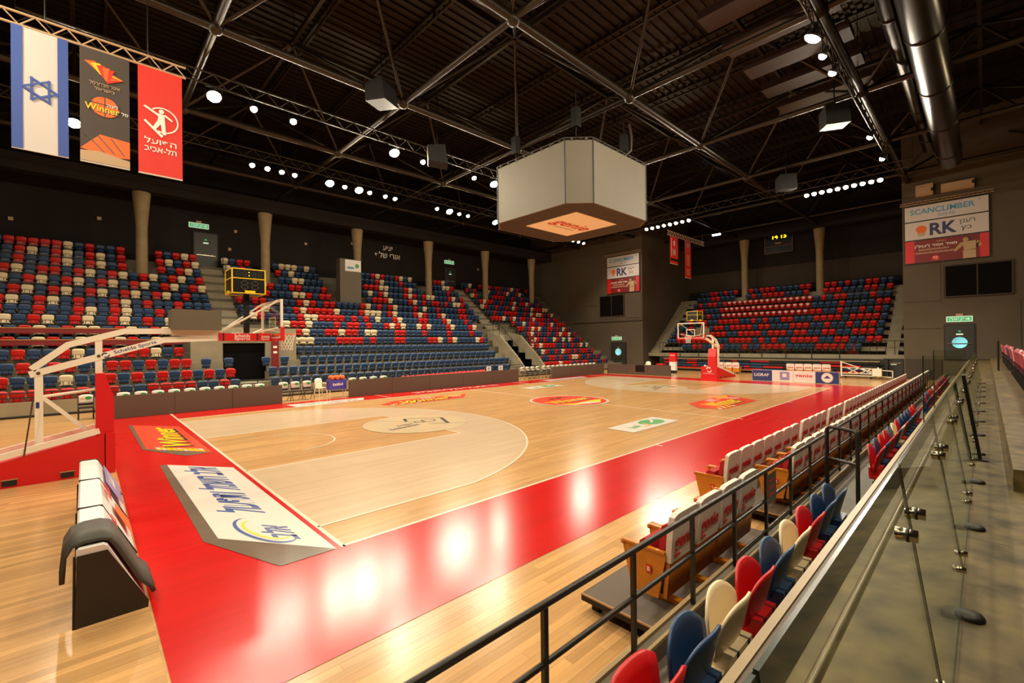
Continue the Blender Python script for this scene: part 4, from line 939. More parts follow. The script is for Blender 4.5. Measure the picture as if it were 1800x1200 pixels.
for p, q in (((1.05, 1.15), (-1.0, .35)), ((1.05, .35), (-.9, .35)), ((1.0, .75), (-1.0, .7)), ((.7, .35), (.05, .72)), ((.7, .72), (.05, .35)), ((.05, .35), (-.7, .72)), ((.05, .72), (-.7, .35)), ((-1.0, .62), (-1.75, .58)), ((-1.0, .2), (-1.75, .16)), ((-1.75, .16), (-1.75, .58))):
    b = MB(); b.bar((36.5, p[0], p[1]), (36.5, q[0], q[1]), .05, .05); b.obj('lattice_bar', 'paint_white', t)
b = MB(); b.box((36.3, -1.2, .2), (36.7, -.7, .72)); b.obj('motor_box', 'paint_white', t)
for y in (.8, -.6): b = MB(); b.lathe([(0, -.04), (.1, -.04), (.1, .04), (0, .04)], (36.5, y, .1), 12, 'y'); b.obj('wheel', 'black_plastic', t)
b = MB(); b.bar((36.5, 1.0, .2), (36.5, -1.2, .2), .2, .06); b.obj('base_beam', 'paint_white', t)

# ================================================================== NEAR SIDE
nb = thing('near_stand', 'concrete front of the near stand with pale edge trim', 'grandstand', (10, -5, 0))
b = MB(); b.box((-8, -4.33, 0), (37.85, -4.20, .45)); b.obj('front_parapet', 'concrete_dark', nb)
b = MB(); b.box((-8, -4.235, .45), (37.85, -4.20, .475)); b.obj('edge_trim', 'ledge_light', nb)
b = MB(); b.box((-8, -4.325, .45), (37.85, -4.30, .468)); b.obj('edge_trim', 'ledge_light', nb)
b = MB(); b.box((-8, -5.30, 0), (37.85, -4.33, .33)); b.obj('tread', 'tread_grey', nb)
b = MB(); b.box((-8, -5.40, 0), (37.85, -5.30, 1.335)); b.obj('seat_wall', 'concrete_dark', nb)
b = MB(); b.box((-8, -5.335, 1.335), (37.85, -5.295, 1.365)); b.obj('edge_trim', 'ledge_light', nb)
b = MB(); b.box((-8, -5.36, 1.335), (37.85, -5.335, 1.355)); b.obj('edge_trim', 'ledge_brown', nb)
b = MB(); b.box((-8, -5.47, 1.351), (37.85, -5.361, 1.355)); b.obj('groove', 'screen_dark', nb)
b = MB(); b.box((-14, -16.0, 0), (38, -5.40, 1.35)); struct(b.obj('floor_walkway', 'concrete_walk'))
b = MB()
for x in (-1.1, 1.9, 4.9, 7.9, 10.9): b.box((x, -6.15, 1.3502), (x + .012, -5.41, 1.3512))
b.obj('floor_joint', 'concrete_dark', nb)
up = thing('upper_tier', 'low concrete tier beside the walkway', 'tier', (20, -8, 1.35))
b = MB(); b.box((3.5, -15.95, 1.35), (37.85, -6.2, 1.55)); b.obj('step', 'concrete_walk', up)
b = MB(); b.box((7.2, -15.95, 1.55), (37.85, -6.95, 2.0)); b.obj('step', 'concrete_walk', up)
# wooden seats
ws = thing('wooden_seat', 'wooden cinema seat', 'seat')
for sx in (-.265, .24):
    b = MB(); b.prism([(-.33, .555), (-.34, .51), (-.25, .13), (.03, .13), (.11, .54), (.10, .555)], sx, sx + .025, 'x'); b.obj('side_panel', 'wood_seat', ws)
    b = MB(); b.box((sx - .009, -.34, .555), (sx + .034, .10, .58)); b.lathe([(0, -.0215), (.026, -.0215), (.026, .0215), (0, .0215)], (sx + .0125, -.34, .556), 10, 'x'); b.obj('armrest', 'wood_seat', ws)
b = MB(); b.prism([(.06, .14), (.10, .14), (.175, .88), (.145, .89)], -.236, .236, 'x'); b.obj('backrest', 'wood_seat_dark', ws)
b = MB(); b.prism([(-.04, .24), (.02, .24), (.12, .84), (.05, .80)], -.22, .22, 'x'); b.obj('back_cushion', 'fabric_red', ws)
b = MB(); b.prism([(-.16, .28), (-.06, .26), (-.05, .62), (-.13, .64), (-.18, .60)], -.23, .23, 'x'); b.obj('seat_cushion', 'fabric_red', ws)
b = MB(); shell(b, .545, .485, .945, .095, .145, .0, .055, 8, 4, rnd=.025, pw=6, smooth=False)
cv = b.obj('cover', 'cover_white', ws)
uv = Vector((0, .105, .9945)).normalized()
text('genie', 'text_red', (0.0, .1745, .65), XN, uv, .41, .18, cv, .04)
flat([(-.2, 0), (-.08, 0), (-.1, .02), (-.2, .02)], 'text_red', (0, .162, .535), XN, uv, cv, 'cover_mark', .003)
b = MB(); b.box((-.03, -.08, .046), (.03, -.02, .25)); b.obj('leg', 'black_steel', ws)
b = MB(); b.box((-.04, -.26, .004), (.04, .15, .045)); b.obj('foot', 'wood_seat', ws)
proto_done(ws)
PW = .56
xa = 5.03
for n_ in (7, 4, 3, 26):
    for k in range(n_):
        if xa > 28: break
        dup(ws, (xa, -3.06, 0), PI, 'tan wooden seat with white printed cover in the front row on the court floor', 'wooden seats on the court floor'); xa += PW
    xa += .24
for n_, x0, lab, gr in ((4, 1.61, 'tan wooden seat with white printed cover on the short black platform', 'wooden seats on the short platform'), (41, 5.38, 'tan wooden seat with white printed cover on the long platform behind the railing', 'wooden seats on the long platform')):
    for k in range(n_): dup(ws, (x0 + k * PW, -3.88, .2), PI, lab, gr)
for y, x, z, ch_, lab in ((-3.0, 4.759, .40, 'A', 'front'), (-3.82, 1.339, .58, 'B', 'short'), (-3.82, 5.109, .58, 'B', 'long')):
    t = thing('row_plate', 'small red plate with white letter on the end panel of the %s wooden row' % {'front': 'court floor', 'short': 'short platform', 'long': 'long platform'}[lab], 'plate', (x, y, z))
    b = MB(); b.box((x - .004, y - .03, z - .035), (x, y + .03, z + .035)); b.obj('plate', 'pad_red', t); text(ch_, 'text_white', (x - .006, y, z), YN, Z1, .03, .042, t, .02)
for k in range(3):
    b = MB()
# bench seats at the far end
for n_, y0, lab in ((5, 4.2, 'longer'), (3, 9.3, 'shorter')):
    for k in range(n_):
        o = dup(ws, (36.5, y0 - k * .57, 0), PI / 2, 'wooden seat with white cover in the %s set before the retracted bleacher' % lab, 'far wooden seats, %s set' % lab)
# platforms
for x0, x1, lab in ((1.1, 4.0, 'short'), (4.75, 28.6, 'long')):
    t = thing('seat_platform', '%s low black platform carrying wooden seats behind the railing' % lab, 'platform', ((x0 + x1) / 2, -3.65, 0))
    b = MB(); b.box((x0, -4.10, .13), (x1, -3.2, .195)); b.obj('frame', 'black_steel', t); b = MB(); b.box((x0 + .012, -4.09, .195), (x1 - .012, -3.212, .2)); b.obj('deck', 'platform_top', t)
    b = MB(); b.box((x0 - .004, -4.10, .185), (x0 + .012, -3.2, .201)); b.obj('edge_strip', 'platform_edge', t)
    n = 3 if x1 < 6 else 12
    for k in range(n):
        for y in (-3.28, -4.04): xx = x0 + .12 + (x1 - x0 - .3) * k / (n - 1); b = MB(); b.box((xx, y - .04, 0), (xx + .07, y + .04, .13)); b.obj('foot', 'black_steel', t)
t = thing('cable_duct', 'grey duct pipe lying behind the short row of wooden seats', 'pipe', (2.5, -4.0, .2))
b = MB(); b.tube([(1.5, -4.075, .244), (3.9, -4.075, .244)], .042, 10); b.obj('pipe', 'rail_steel', t)
# steel railing on the parapet
t = thing('steel_railing', 'dark steel railing on the parapet in front of the near seats', 'railing', (8, -4.27, .47))
b = MB(); b.tube([(-6.2, -4.27, 1.22), (27.8, -4.27, 1.22)], .024, 10); b.obj('top_rail', 'rail_steel', t)
b = MB(); b.tube([(-6.2, -4.27, .88), (27.8, -4.27, .88)], .019, 8); b.obj('mid_rail', 'rail_steel', t)
b = MB(); b.tube([(2.2, -4.27, .54), (27.8, -4.27, .54)], .015, 8); b.obj('low_rail', 'rail_steel', t)
for k in range(36): x = -5.36 + .95 * k; b = MB(); b.box((x - .018, -4.285, .453), (x + .018, -4.255, 1.205)); b.obj('post', 'rail_steel', t)
t = thing('hoop_handrail', 'dark hoop-shaped handrail across the gap in the near seat row', 'handrail', (5.7, -4.6, .33))
b = MB(); b.tube([(5.62, -4.37, .334), (5.62, -4.37, 1.38), (5.60, -4.41, 1.42), (5.40, -4.74, 1.42), (5.38, -4.78, 1.38), (5.37, -4.78, .334)], .026, 10); b.obj('hoop', 'rail_steel', t)
b = MB(); b.tube([(5.62, -4.37, .95), (5.37, -4.78, .95)], .02, 8); b.obj('cross_bar', 'rail_steel', t)
t = thing('paper_notice', 'grey paper notice tied to the steel railing', 'notice', (3.25, -4.30, .9))
b = MB(); b.box((3.12, -4.302, .84), (3.45, -4.298, 1.18)); b.obj('sheet', 'panel_grey', t)
for k in range(3): b = MB(); b.box((3.18, -4.304, .92 + .08 * k), (3.4, -4.302, .95 + .08 * k)); b.obj('print_line', 'text_red', t)
# leaning glass balustrade between camera and seats
GB, GT = (-5.945, 1.37), (-5.82, 2.27)
def gy(z): return GB[0] + (GT[0] - GB[0]) * (z - GB[1]) / (GT[1] - GB[1])
for k in range(14):
    x0 = -3.35 + 1.5 * k; x1 = x0 + 1.488
    t = thing('glass_balustrade', 'frameless glass balustrade panel along the concrete walkway', 'glass panel', (x0 + .75, -5.94, 1.35), 0, 'glass panels along the walkway')
    b = MB(); y0, y1 = GB[0], GT[0]
    vs = [(x0, y0, GB[1]), (x1, y0, GB[1]), (x1, y1, GT[1]), (x0, y1, GT[1])]; vs += [(x, y + .008, z) for x, y, z in vs]
    b.add(vs, [(0, 1, 2, 3), (7, 6, 5, 4)]); b.obj('pane', 'glass_green', t)
    b = MB(); b.add(vs, [(3, 2, 6, 7), (0, 4, 5, 1), (1, 5, 6, 2), (0, 3, 7, 4)]); b.obj('pane_edge', 'glass_edge', t)
    for xx in (x0 + .13, x1 - .13):
        z = 2.06; y = gy(z)
        b = MB(); b.lathe([(0, -.03), (.021, -.03), (.021, .03), (0, .03)], (xx, y, z), 12, 'y'); b.obj('standoff', 'chrome', t)
        b = MB(); b.lathe([(0, -.008), (.024, -.008), (.024, .0), (0, .0)], (xx, y, z), 12, 'y'); b.obj('gasket', 'black_plastic', t)
        z = 1.44; y = gy(z)
        b = MB(); b.lathe([(0, -.02), (.016, -.02), (.016, .035), (0, .035)], (xx, y, z), 12, 'y'); b.obj('base_clamp', 'chrome', t)
    b = MB(); b.lathe([(0, .03), (.045, .026), (.055, .012), (.055, 0)], (x0 + .98, -5.975, 1.35), 20); b.obj('floor_disc', 'black_plastic', t)
b = MB(); b.tube([(-3.4, gy(2.06) + .047, 2.06), (17.6, gy(2.06) + .047, 2.06)], .011, 12); tag(b.obj('handrail', 'satin_steel'), 'round steel handrail held by the glass panels along the walkway', 'handrail')
t = thing('glass_end_post', 'thick black leaning post between the walkway glass panels', 'post', (4.85, -5.95, 1.35))
b = MB(); b.bar((4.85, -5.985, 1.363), (4.85, -5.86, 2.30), .10, .03, (0, 1, 0)); b.obj('post', 'black_steel', t); b = MB(); b.box((4.74, -6.05, 1.353), (4.96, -5.95, 1.363)); b.obj('foot_plate', 'black_steel', t)
for x, zt, lab in ((7.4, 2.45, 'first'), (9.6, 2.50, 'second')):
    t = thing('glass_screen', 'upright glass screen with dark edge at the %s side of the stair gap' % lab, 'glass screen', (x, -5.4, 1.36))
    b = MB(); b.box((x, -5.78, 1.365), (x + .014, -5.34, zt)); b.obj('pane', 'glass_green', t); b = MB(); b.box((x - .002, -5.34, 1.365), (x + .018, -5.325, zt)); b.obj('dark_edge', 'glass_edge', t)
rail('tier_railing', 'black railing hoop at the gap in the seats above the walkway', 'railing', [(21.0, -6.35), (22.3, -6.35)], [21.0, 21.65, 22.3], 1.554, 2.6, mids=(2.05,))
b = MB(); b.box((37.9, -2.28, 0), (38.0, -4.05, 1.36)); put(b.mesh('panel', 'wall_dark'), 'panel', wc2)
door(5, (38.9, -1.55, 0), YN, 1.0, 1.25)

# ================================================================== HANGING THINGS
# centre scoreboard
jx, jy, js, jc, zb_, zt_ = 14.12, 7.38, 5.6, .8, 8.25, 10.75; h = js / 2
oct_ = [(jx - h, jy + h - jc), (jx - h, jy - h + jc), (jx - h + jc, jy - h), (jx + h - jc, jy - h), (jx + h, jy - h + jc), (jx + h, jy + h - jc), (jx + h - jc, jy + h), (jx - h + jc, jy + h)]
t = thing('scoreboard_cube', 'large eight-sided scoreboard cube wrapped in grey cloth above centre court', 'scoreboard', (jx, jy, zb_))
for i in range(8):
    p, q = Vector(oct_[i]), Vector(oct_[(i + 1) % 8]); d = (q - p).normalized(); p2, q2 = p + d * .03, q - d * .03; nrm = Vector((-d.y, d.x))
    if nrm.dot(p - Vector((jx, jy))) < 0: nrm = -nrm
    b = MB(); ins = nrm * -.08
    vs = [(p2.x, p2.y, zb_), (q2.x, q2.y, zb_), (q2.x, q2.y, zt_), (p2.x, p2.y, zt_)] + [(v.x + ins.x, v.y + ins.y, z) for v, z in ((p2, zb_), (q2, zb_), (q2, zt_), (p2, zt_))]
    b.add(vs, [(0, 1, 2, 3), (7, 6, 5, 4), (0, 4, 5, 1), (1, 5, 6, 2), (2, 6, 7, 3), (3, 7, 4, 0)]); b.obj('cloth_panel', 'cloth_screen', t)
    b = MB(); b.tube([(p.x, p.y, zb_ - .02), (p.x, p.y, zt_ + .05)], .028, 6); b.obj('corner_lacing', 'black_plastic', t)
    b = MB(); b.tube([(p.x, p.y, zt_ + .10), (q.x, q.y, zt_ + .10)], .03, 6); b.obj('top_tube', 'rail_steel', t)
    n = max(2, int((q - p).length / .5))
    for k in range(n): v = p + (q - p) * ((k + .5) / n); b = MB(); b.box((v.x - .03, v.y - .03, zt_ - .03), (v.x + .03, v.y + .03, zt_ + .12)); b.obj('clip', 'chrome', t)
b = MB(); b.add([(x, y, zb_ + .02) for x, y in oct_], [tuple(range(8))]); b.add([(x, y, zb_ + .06) for x, y in oct_], [tuple(range(8))[::-1]]); b.obj('underside_cloth', 'cloth_dark', t)
b = MB(); b.box((12.62, 5.84, zb_ + .0), (15.64, 8.86, zb_ + .019)); pn = b.obj('underside_panel', 'cloth_cream', t)
text('genie', 'text_red', (14.2, 7.45, zb_ - .004), X1, YN, 2.4, .95, pn, .03, shear=.15); b = MB(); b.box((13.5, 7.9, zb_ - .004), (15.0, 7.94, zb_)); b.obj('underline', 'print_grey', pn)
b = MB(); b.add([(x, y, zt_ - .02) for x, y in oct_], [tuple(range(8))]); b.obj('inner_top', 'black_plastic', t)
for dx, dy in ((-1.8, -1.8), (1.8, -1.8), (1.8, 1.8), (-1.8, 1.8)):
    b = MB(); b.tube([(jx + dx, jy + dy, zt_ - .02), (jx + dx, jy + dy, 13.2)], .02, 6); b.obj('hoist_cable', 'black_steel', t); b = MB(); b.box((jx + dx - .15, jy + dy - .15, zt_ + .9), (jx + dx + .15, jy + dy + .15, zt_ + 1.7)); b.obj('chain_motor', 'black_steel', t)
b = MB(); b.tube([(15.8, 5.2, 12.8), (15.8, 5.1, 12.2), (15.9, 5.2, 11.6), (15.5, 5.4, 11.2)], .05, 8); b.obj('cable_loop', 'duct_red', t)

# lattice truss helper
def lattice(t, p, q, h_, m, step=.45, r=.022, name='truss', depth=0.0):
    p = Vector(p); q = Vector(q); n = max(2, int((q - p).length / step)); upv = Vector((0, 0, h_))
    b = MB(); b.tube([p, q], r, 6); b.obj('lower_chord', m, t); b = MB(); b.tube([p + upv, q + upv], r, 6); b.obj('upper_chord', m, t)
    b = MB()
    for k in range(n):
        a, c = p + (q - p) * (k / n), p + (q - p) * ((k + 1) / n)
        b.tube([a, (a + c) / 2 + upv], r * .55, 5, False); b.tube([(a + c) / 2 + upv, c], r * .55, 5, False)
    b.obj('lattice_web', m, t)
FY = 10.0
t = thing('flag_truss', 'pale lattice truss carrying the three hanging flags', 'truss', (-2, FY + .06, 10.6))
lattice(t, (-6.4, FY + .06, 10.60), (-.33, FY + .06, 10.60), .30, 'box_pale', .55, .03)
for x in (-5.0, -3.2, -1.2): b = MB(); b.tube([(x, FY + .06, 10.9), (x, FY + .06, 16.9)], .012, 5); b.obj('hanger', 'black_steel', t)
def flag(name, lab, x0, x1, z0, z1, m, y=FY):
    t = thing(name, lab, 'flag', ((x0 + x1) / 2, y, z0)); n = 10; b = MB(); vs = []; fs = []
    for i in range(n + 1):
        for j in range(13): vs.append((x0 + (x1 - x0) * i / n, y + .008 * math.sin(i * 1.3 + j * .5) * (1 - j / 12), z0 + (z1 - z0) * j / 12))
    fs = [(i * 13 + j, (i + 1) * 13 + j, (i + 1) * 13 + j + 1, i * 13 + j + 1) for i in range(n) for j in range(12)]
    b.add(vs, fs, True); b.add([(x, yy + .012, z) for x, yy, z in vs], [f[::-1] for f in fs], True)
    c = b.obj('cloth', m, t); b = MB(); b.box((x0, y - .015, z0 - .02), (x1, y + .02, z0 + .015)); b.obj('hem_bar', 'flag_white', t)
    return t, c
S = lambda pts, m, c, nm, y=FY - .02: flat(pts, m, (0, y, 0), X1, Z1, c, nm, .004)
t, c = flag('hanging_flag', 'tall white flag with blue side stripes and blue six-pointed star', -3.77, -2.79, 7.58, 10.55, 'flag_white')
S([(-3.77, 7.58), (-3.58, 7.58), (-3.58, 10.55), (-3.77, 10.55)], 'flag_blue', c, 'stripe'); S([(-2.98, 7.58), (-2.79, 7.58), (-2.79, 10.55), (-2.98, 10.55)], 'flag_blue', c, 'stripe')
for a0 in (0, PI):                                  # star of two outlined triangles, turned on its side
    P = [(-3.28 + .30 * math.cos(a0 + 2 * PI * k / 3), 9.10 + .30 * math.sin(a0 + 2 * PI * k / 3)) for k in range(3)]
    for k in range(3):
        p, q = Vector(P[k]), Vector(P[(k + 1) % 3]); d = (q - p).normalized(); nn = Vector((-d.y, d.x)) * .024
        S([tuple(p - nn - d * .03), tuple(q - nn + d * .03), tuple(q + nn + d * .03), tuple(p + nn - d * .03)], 'flag_blue', c, 'star_edge', FY - .022 - .002 * k - (.008 if a0 else 0))
t, c = flag('hanging_flag', 'dark league flag with orange basketball emblems', -2.58, -1.6, 7.58, 10.55, 'flag_dark')
for k in range(5):
    o = .1 * k
    S([(-2.5 + .12 * k, 10.2 - .02 * k), (-2.3 + .1 * k, 10.25 - .03 * k), (-2.0, 10.05 - .05 * k), (-1.72, 9.93), (-2.05, 9.9 - .04 * k), (-2.25 + .05 * k, 10.0 - .06 * k)], ('flag_orange', 'flag_yellow', 'flag_red', 'flag_orange', 'flag_red')[k], c, 'emblem_stroke', FY - .02 - .002 * k)
text(heb('איגוד הכדורסל'), 'box_pale', (-2.1, FY - .022, 9.68), X1, Z1, .6, .1, c, .01); text(heb('בישראל'), 'box_pale', (-2.1, FY - .022, 9.55), X1, Z1, .4, .09, c, .01)
S(ell(-2.1, 9.1, .29, .26, 28), 'flag_orange', c, 'ball_disc'); S(ringpts(-2.1, 9.1, .29, .27, 0, PI, 24), 'print_black', c, 'ball_seam', FY - .025)
S([(-2.11, 8.85), (-2.09, 8.85), (-2.09, 9.35), (-2.11, 9.35)], 'print_black', c, 'ball_seam', FY - .025); S([(-2.38, 9.15), (-1.82, 9.15), (-1.82, 9.17), (-2.38, 9.17)], 'print_black', c, 'ball_seam', FY - .025)
text('Winner', 'print_black', (-2.14, FY - .028, 9.03), X1, Z1, .72, .19, c, .05); text('Winner', 'flag_yellow', (-2.15, FY - .032, 9.04), X1, Z1, .68, .17, c, .03); text(heb('ליגת'), 'text_white', (-1.95, FY - .034, 9.16), X1, Z1, .22, .09, c, .02); text(heb('סל'), 'text_white', (-1.7, FY - .034, 9.03), X1, Z1, .14, .09, c, .02)
S([(-2.58, 7.9), (-2.2, 8.35), (-1.6, 8.3), (-1.6, 7.85), (-2.0, 7.8)], 'flag_orange', c, 'ball_photo'); S([(-2.58, 7.6), (-1.6, 7.6), (-1.6, 7.78), (-2.2, 7.9), (-2.58, 7.85)], 'box_pale', c, 'floor_photo', FY - .024)
for k in range(3): S([(-2.5 + .25 * k, 8.3), (-2.47 + .25 * k, 8.3), (-2.1 + .2 * k, 7.9), (-2.13 + .2 * k, 7.9)], 'print_black', c, 'ball_seam', FY - .026)
t, c = flag('hanging_flag', 'red club flag with white athlete emblem and Hebrew name', -1.42, -.43, 7.57, 10.55, 'flag_red')
def SS(pts, nm='emblem', k=0): S([(-.93 + x, 9.15 + z) for x, z in pts], 'text_white', c, nm, FY - .02 - .002 * k)
SS(ringpts(.05, .0, .36, .325, -1.9, 2.3, 30)); SS([(-.38, .28), (-.34, .32), (.1, .08), (.08, .02)], 'emblem', 1); SS([(-.05, .18), (.08, .16), (.1, -.05), (.12, -.4), (.04, -.4), (0, -.12), (-.14, -.34), (-.2, -.3), (-.06, .0)], 'emblem', 2); SS(ell(.02, .24, .06, .06, 14), 'emblem', 3); SS([(.06, .14), (.26, .02), (.28, .06), (.1, .18)], 'emblem', 4); SS([(-.38, -.12), (-.34, -.08), (.06, -.44), (.02, -.5)], 'emblem', 5)
text(heb('הפועל'), 'text_white', (-.93, FY - .022, 8.52), X1, Z1, .72, .17, c, .03); text(heb('תל-אביב'), 'text_white', (-.93, FY - .022, 8.30), X1, Z1, .72, .17, c, .03)
# small red banners near the far stand
t = thing('banner_truss', 'pale lattice truss carrying two narrow red banners', 'truss', (36, 12.05, 11.6)); lattice(t, (32.6, 12.05, 11.62), (39.6, 12.05, 11.62), .34, 'box_pale', .5, .03)
for x in (33.2, 39.3): b = MB(); b.tube([(x, 12.05, 11.9), (x, 12.05, 16.9)], .015, 5); b.obj('hanger', 'rail_steel', t)
for x0, x1, z0, lab, kk in ((32.9, 34.3, 9.25, 'shorter red banner with black band hanging by the corner wall', 0), (35.6, 36.75, 8.3, 'longer red banner with column of white marks', 1)):
    t, c = flag('hanging_banner', lab, x0, x1, z0, 11.55, 'flag_red', 12.0); xm = (x0 + x1) / 2
    if kk == 0: text('1', 'text_white', (xm, 11.975, 11.0), X1, Z1, .2, .4, c, .03); flat([(xm - .25, 10.0), (xm + .25, 10.0), (xm + .25, 10.5), (xm - .25, 10.5)], 'box_pale', (0, 11.98, 0), X1, Z1, c, 'printed_square', .004); flat([(x0 + .05, 9.5), (x1 - .05, 9.5), (x1 - .05, 9.7), (x0 + .05, 9.7)], 'print_black', (0, 11.98, 0), X1, Z1, c, 'printed_band', .004); flat([(x0 + .2, 9.85), (x0 + .25, 9.85), (x0 + .25, 11.4), (x0 + .2, 11.4)], 'text_white', (0, 11.98, 0), X1, Z1, c, 'printed_line', .004)
    else:
        for i, z in enumerate([11.0] + [10.2 - .2 * q for q in range(5)] + [8.95 - .18 * q for q in range(3)]): flat([(xm - .25, z), (xm + .25, z), (xm + .25, z + (.3 if i == 0 else .1)), (xm - .25, z + (.3 if i == 0 else .1))], 'box_pale', (0, 11.98, 0), X1, Z1, c, 'printed_mark', .004)
# sponsor banners on the corner walls
def banner(lab, y0, y1, z1, z0, xw):
    t = thing('wall_banner', lab, 'banner', (xw, (y0 + y1) / 2, z0)); W = y0 - y1; H = z1 - z0; ym = (y0 + y1) / 2; h1, h2 = z1 - H * .27, z1 - H * .60
    fr = MB(); fr.box((xw, y1 - .05, z0 - .05), (xw + .05, y0 + .05, z1 + .05)); fr.obj('backing', 'black_plastic', t)
    a = MB(); a.box((xw - .02, y1, h1 + .04), (xw, y0, z1)); A_ = a.obj('top_panel', 'flag_white', t); a = MB(); a.box((xw - .02, y1, h2 + .04), (xw, y0, h1 - .04)); B_ = a.obj('middle_panel', 'flag_white', t); a = MB(); a.box((xw - .02, y1, z0), (xw, y0, h2 - .04)); C_ = a.obj('lower_panel', 'maroon', t)
    x = xw - .024
    text('SCANCLIMBER', 'text_cyan', (x, ym + W * .04, z1 - H * .10), YN, Z1, W * .78, H * .095, A_, .04); text('R', 'text_cyan', (x, y1 + W * .09, z1 - H * .045), YN, Z1, W * .03, H * .03, A_, .0); text(heb('מיג בעמ'), 'text_cyan', (x, ym - W * .02, z1 - H * .20), YN, Z1, W * .2, H * .05, A_, .01)
    text('RK', 'text_navy', (x, ym + W * .02, (h1 + h2) / 2), YN, Z1, W * .33, H * .21, B_, .07); text(heb('רענן'), 'print_black', (x, ym - W * .26, (h1 + h2) / 2 + H * .055), YN, Z1, W * .18, H * .085, B_, .0); text(heb('כץ'), 'print_black', (x, ym - W * .25, (h1 + h2) / 2 - H * .055), YN, Z1, W * .12, H * .085, B_, .0)
    flat(ell(0, 0, W * .07, H * .065, 24), 'flag_orange', (x, ym + W * .29, (h1 + h2) / 2 + H * .02), YN, Z1, B_, 'ball_print', .002); flat([(-W * .055, 0), (W * .055, 0), (W * .04, -H * .07), (-W * .04, -H * .07)], 'box_pale', (x + .002, ym + W * .29, (h1 + h2) / 2 - H * .03), YN, Z1, B_, 'hoop_print', .002)
    text(heb('מאיר אמיר ("צויג")'), 'text_white', (x, ym + W * .12, h2 - H * .12), YN, Z1, W * .52, H * .06, C_, .03); text(heb('באהבה'), 'box_pale', (x, ym + W * .05, h2 - H * .055), YN, Z1, W * .12, H * .03, C_, .01); flat(comb((-W * .19, 0), (W * .19, 0), H * .03, 18), 'box_pale', (x, ym + W * .14, h2 - H * .19), YN, Z1, C_, 'printed_script', .002); flat(comb((-W * .25, 0), (W * .25, 0), H * .03, 24), 'box_pale', (x, ym + W * .12, h2 - H * .245), YN, Z1, C_, 'printed_script', .002)
    for yy0, yy1 in ((y0, y0 - W * .12), (y1 + W * .1, y1)): b = MB(); b.box((xw - .022, yy1, z0), (xw - .019, yy0, h2 - .04)); b.obj('red_margin', 'pad_red', C_)
    flat(ell(0, 0, W * .05, H * .045, 20), 'pad_red', (x, ym + W * .12, z0 + H * .06), YN, Z1, C_, 'round_crest', .002); text(heb('הפ'), 'text_white', (x - .004, ym + W * .12, z0 + H * .06), YN, Z1, W * .05, H * .05, C_, .02)
    # printed sepia figure: shirt, trousers, head, arms
    fo = (x, ym - W * .28, z0)
    for pts, m_, k in (([(-.10, .13), (.10, .13), (.12, .27), (.16, .25), (.19, .19), (.16, .17), (.1, .2), (.1, .0), (-.09, .0)], 'skin_sepia', 0), ([(-.1, .0), (.1, .0), (.09, .12), (-.08, .12)], 'box_pale', 1), ([(-.09, .25), (-.13, .26), (-.24, .15), (-.22, .12), (-.1, .2)], 'skin_sepia', 2), ([(-.08, .13), (.1, .14), (.1, .27), (-.1, .265)], 'box_pale', 3)):
        flat([(px * W * .75, pz_ * H * 1.05) for px, pz_ in pts], m_, (fo[0] - .003 * k, fo[1], fo[2]), YN, Z1, C_, 'figure_print', .002)
    flat(ell(-.02 * W, .325 * H, W * .045, H * .045, 16), 'sepia_dark', (fo[0] - .014, fo[1], fo[2]), YN, Z1, C_, 'figure_print', .002); flat(ell(-.04 * W, .315 * H, W * .034, H * .036, 14), 'skin_sepia', (fo[0] - .018, fo[1], fo[2]), YN, Z1, C_, 'figure_print', .002)
    b = MB(); lattice(t, (xw - .12, y0 + .25, z1 + .12), (xw - .12, y1 - .25, z1 + .12), .16, 'box_pale', .4, .02)
banner('small sponsor banner with athlete picture on the corner wall beyond the long grandstand', 21.65, 17.85, 11.65, 7.85, 37.88)
banner('large sponsor banner with athlete picture on the corner wall above the walkway', -2.35, -6.25, 11.55, 7.78, 37.88)
for y0, y1, z0, z1, lab in ((22.7, 19.65, 5.4, 7.7, 'dark screen recessed below the small sponsor banner'), (-4.2, -7.25, 5.35, 7.45, 'wide dark screen recessed below the large sponsor banner')):
    t = thing('wall_screen', lab, 'screen', (37.9, (y0 + y1) / 2, z0))
    b = MB(); b.box((37.9, y1, z0), (38.0, y0, z1)); b.obj('casing', 'wall_dark', t); b = MB(); b.box((37.88, y1 + .1, z0 + .1), (37.9, y0 - .1, z1 - .1)); b.obj('display', 'screen_dark', t)
    b = MB(); b.box((37.86, (y0 + y1) / 2 - .03, z0 + .1), (37.9, (y0 + y1) / 2 + .03, z1 - .1)); b.obj('divider', 'wall_dark', t)
for y, w_, lab in ((-3.35, .85, 'square'), (-4.9, 1.5, 'long')):
    t = thing('wall_speaker', '%s pale box fixed above the large sponsor banner' % lab, 'box', (37.8, y, 12.4)); b = MB(); b.box((37.7, y - w_ / 2, 12.15), (38.0, y + w_ / 2, 12.9 if lab == 'square' else 12.7)); b.obj('body', 'box_pale', t); b = MB(); b.box((37.69, y - w_ / 2 - .02, 12.4), (37.7, y - w_ / 2 + .1, 12.6)); b.obj('bracket', 'black_steel', t)
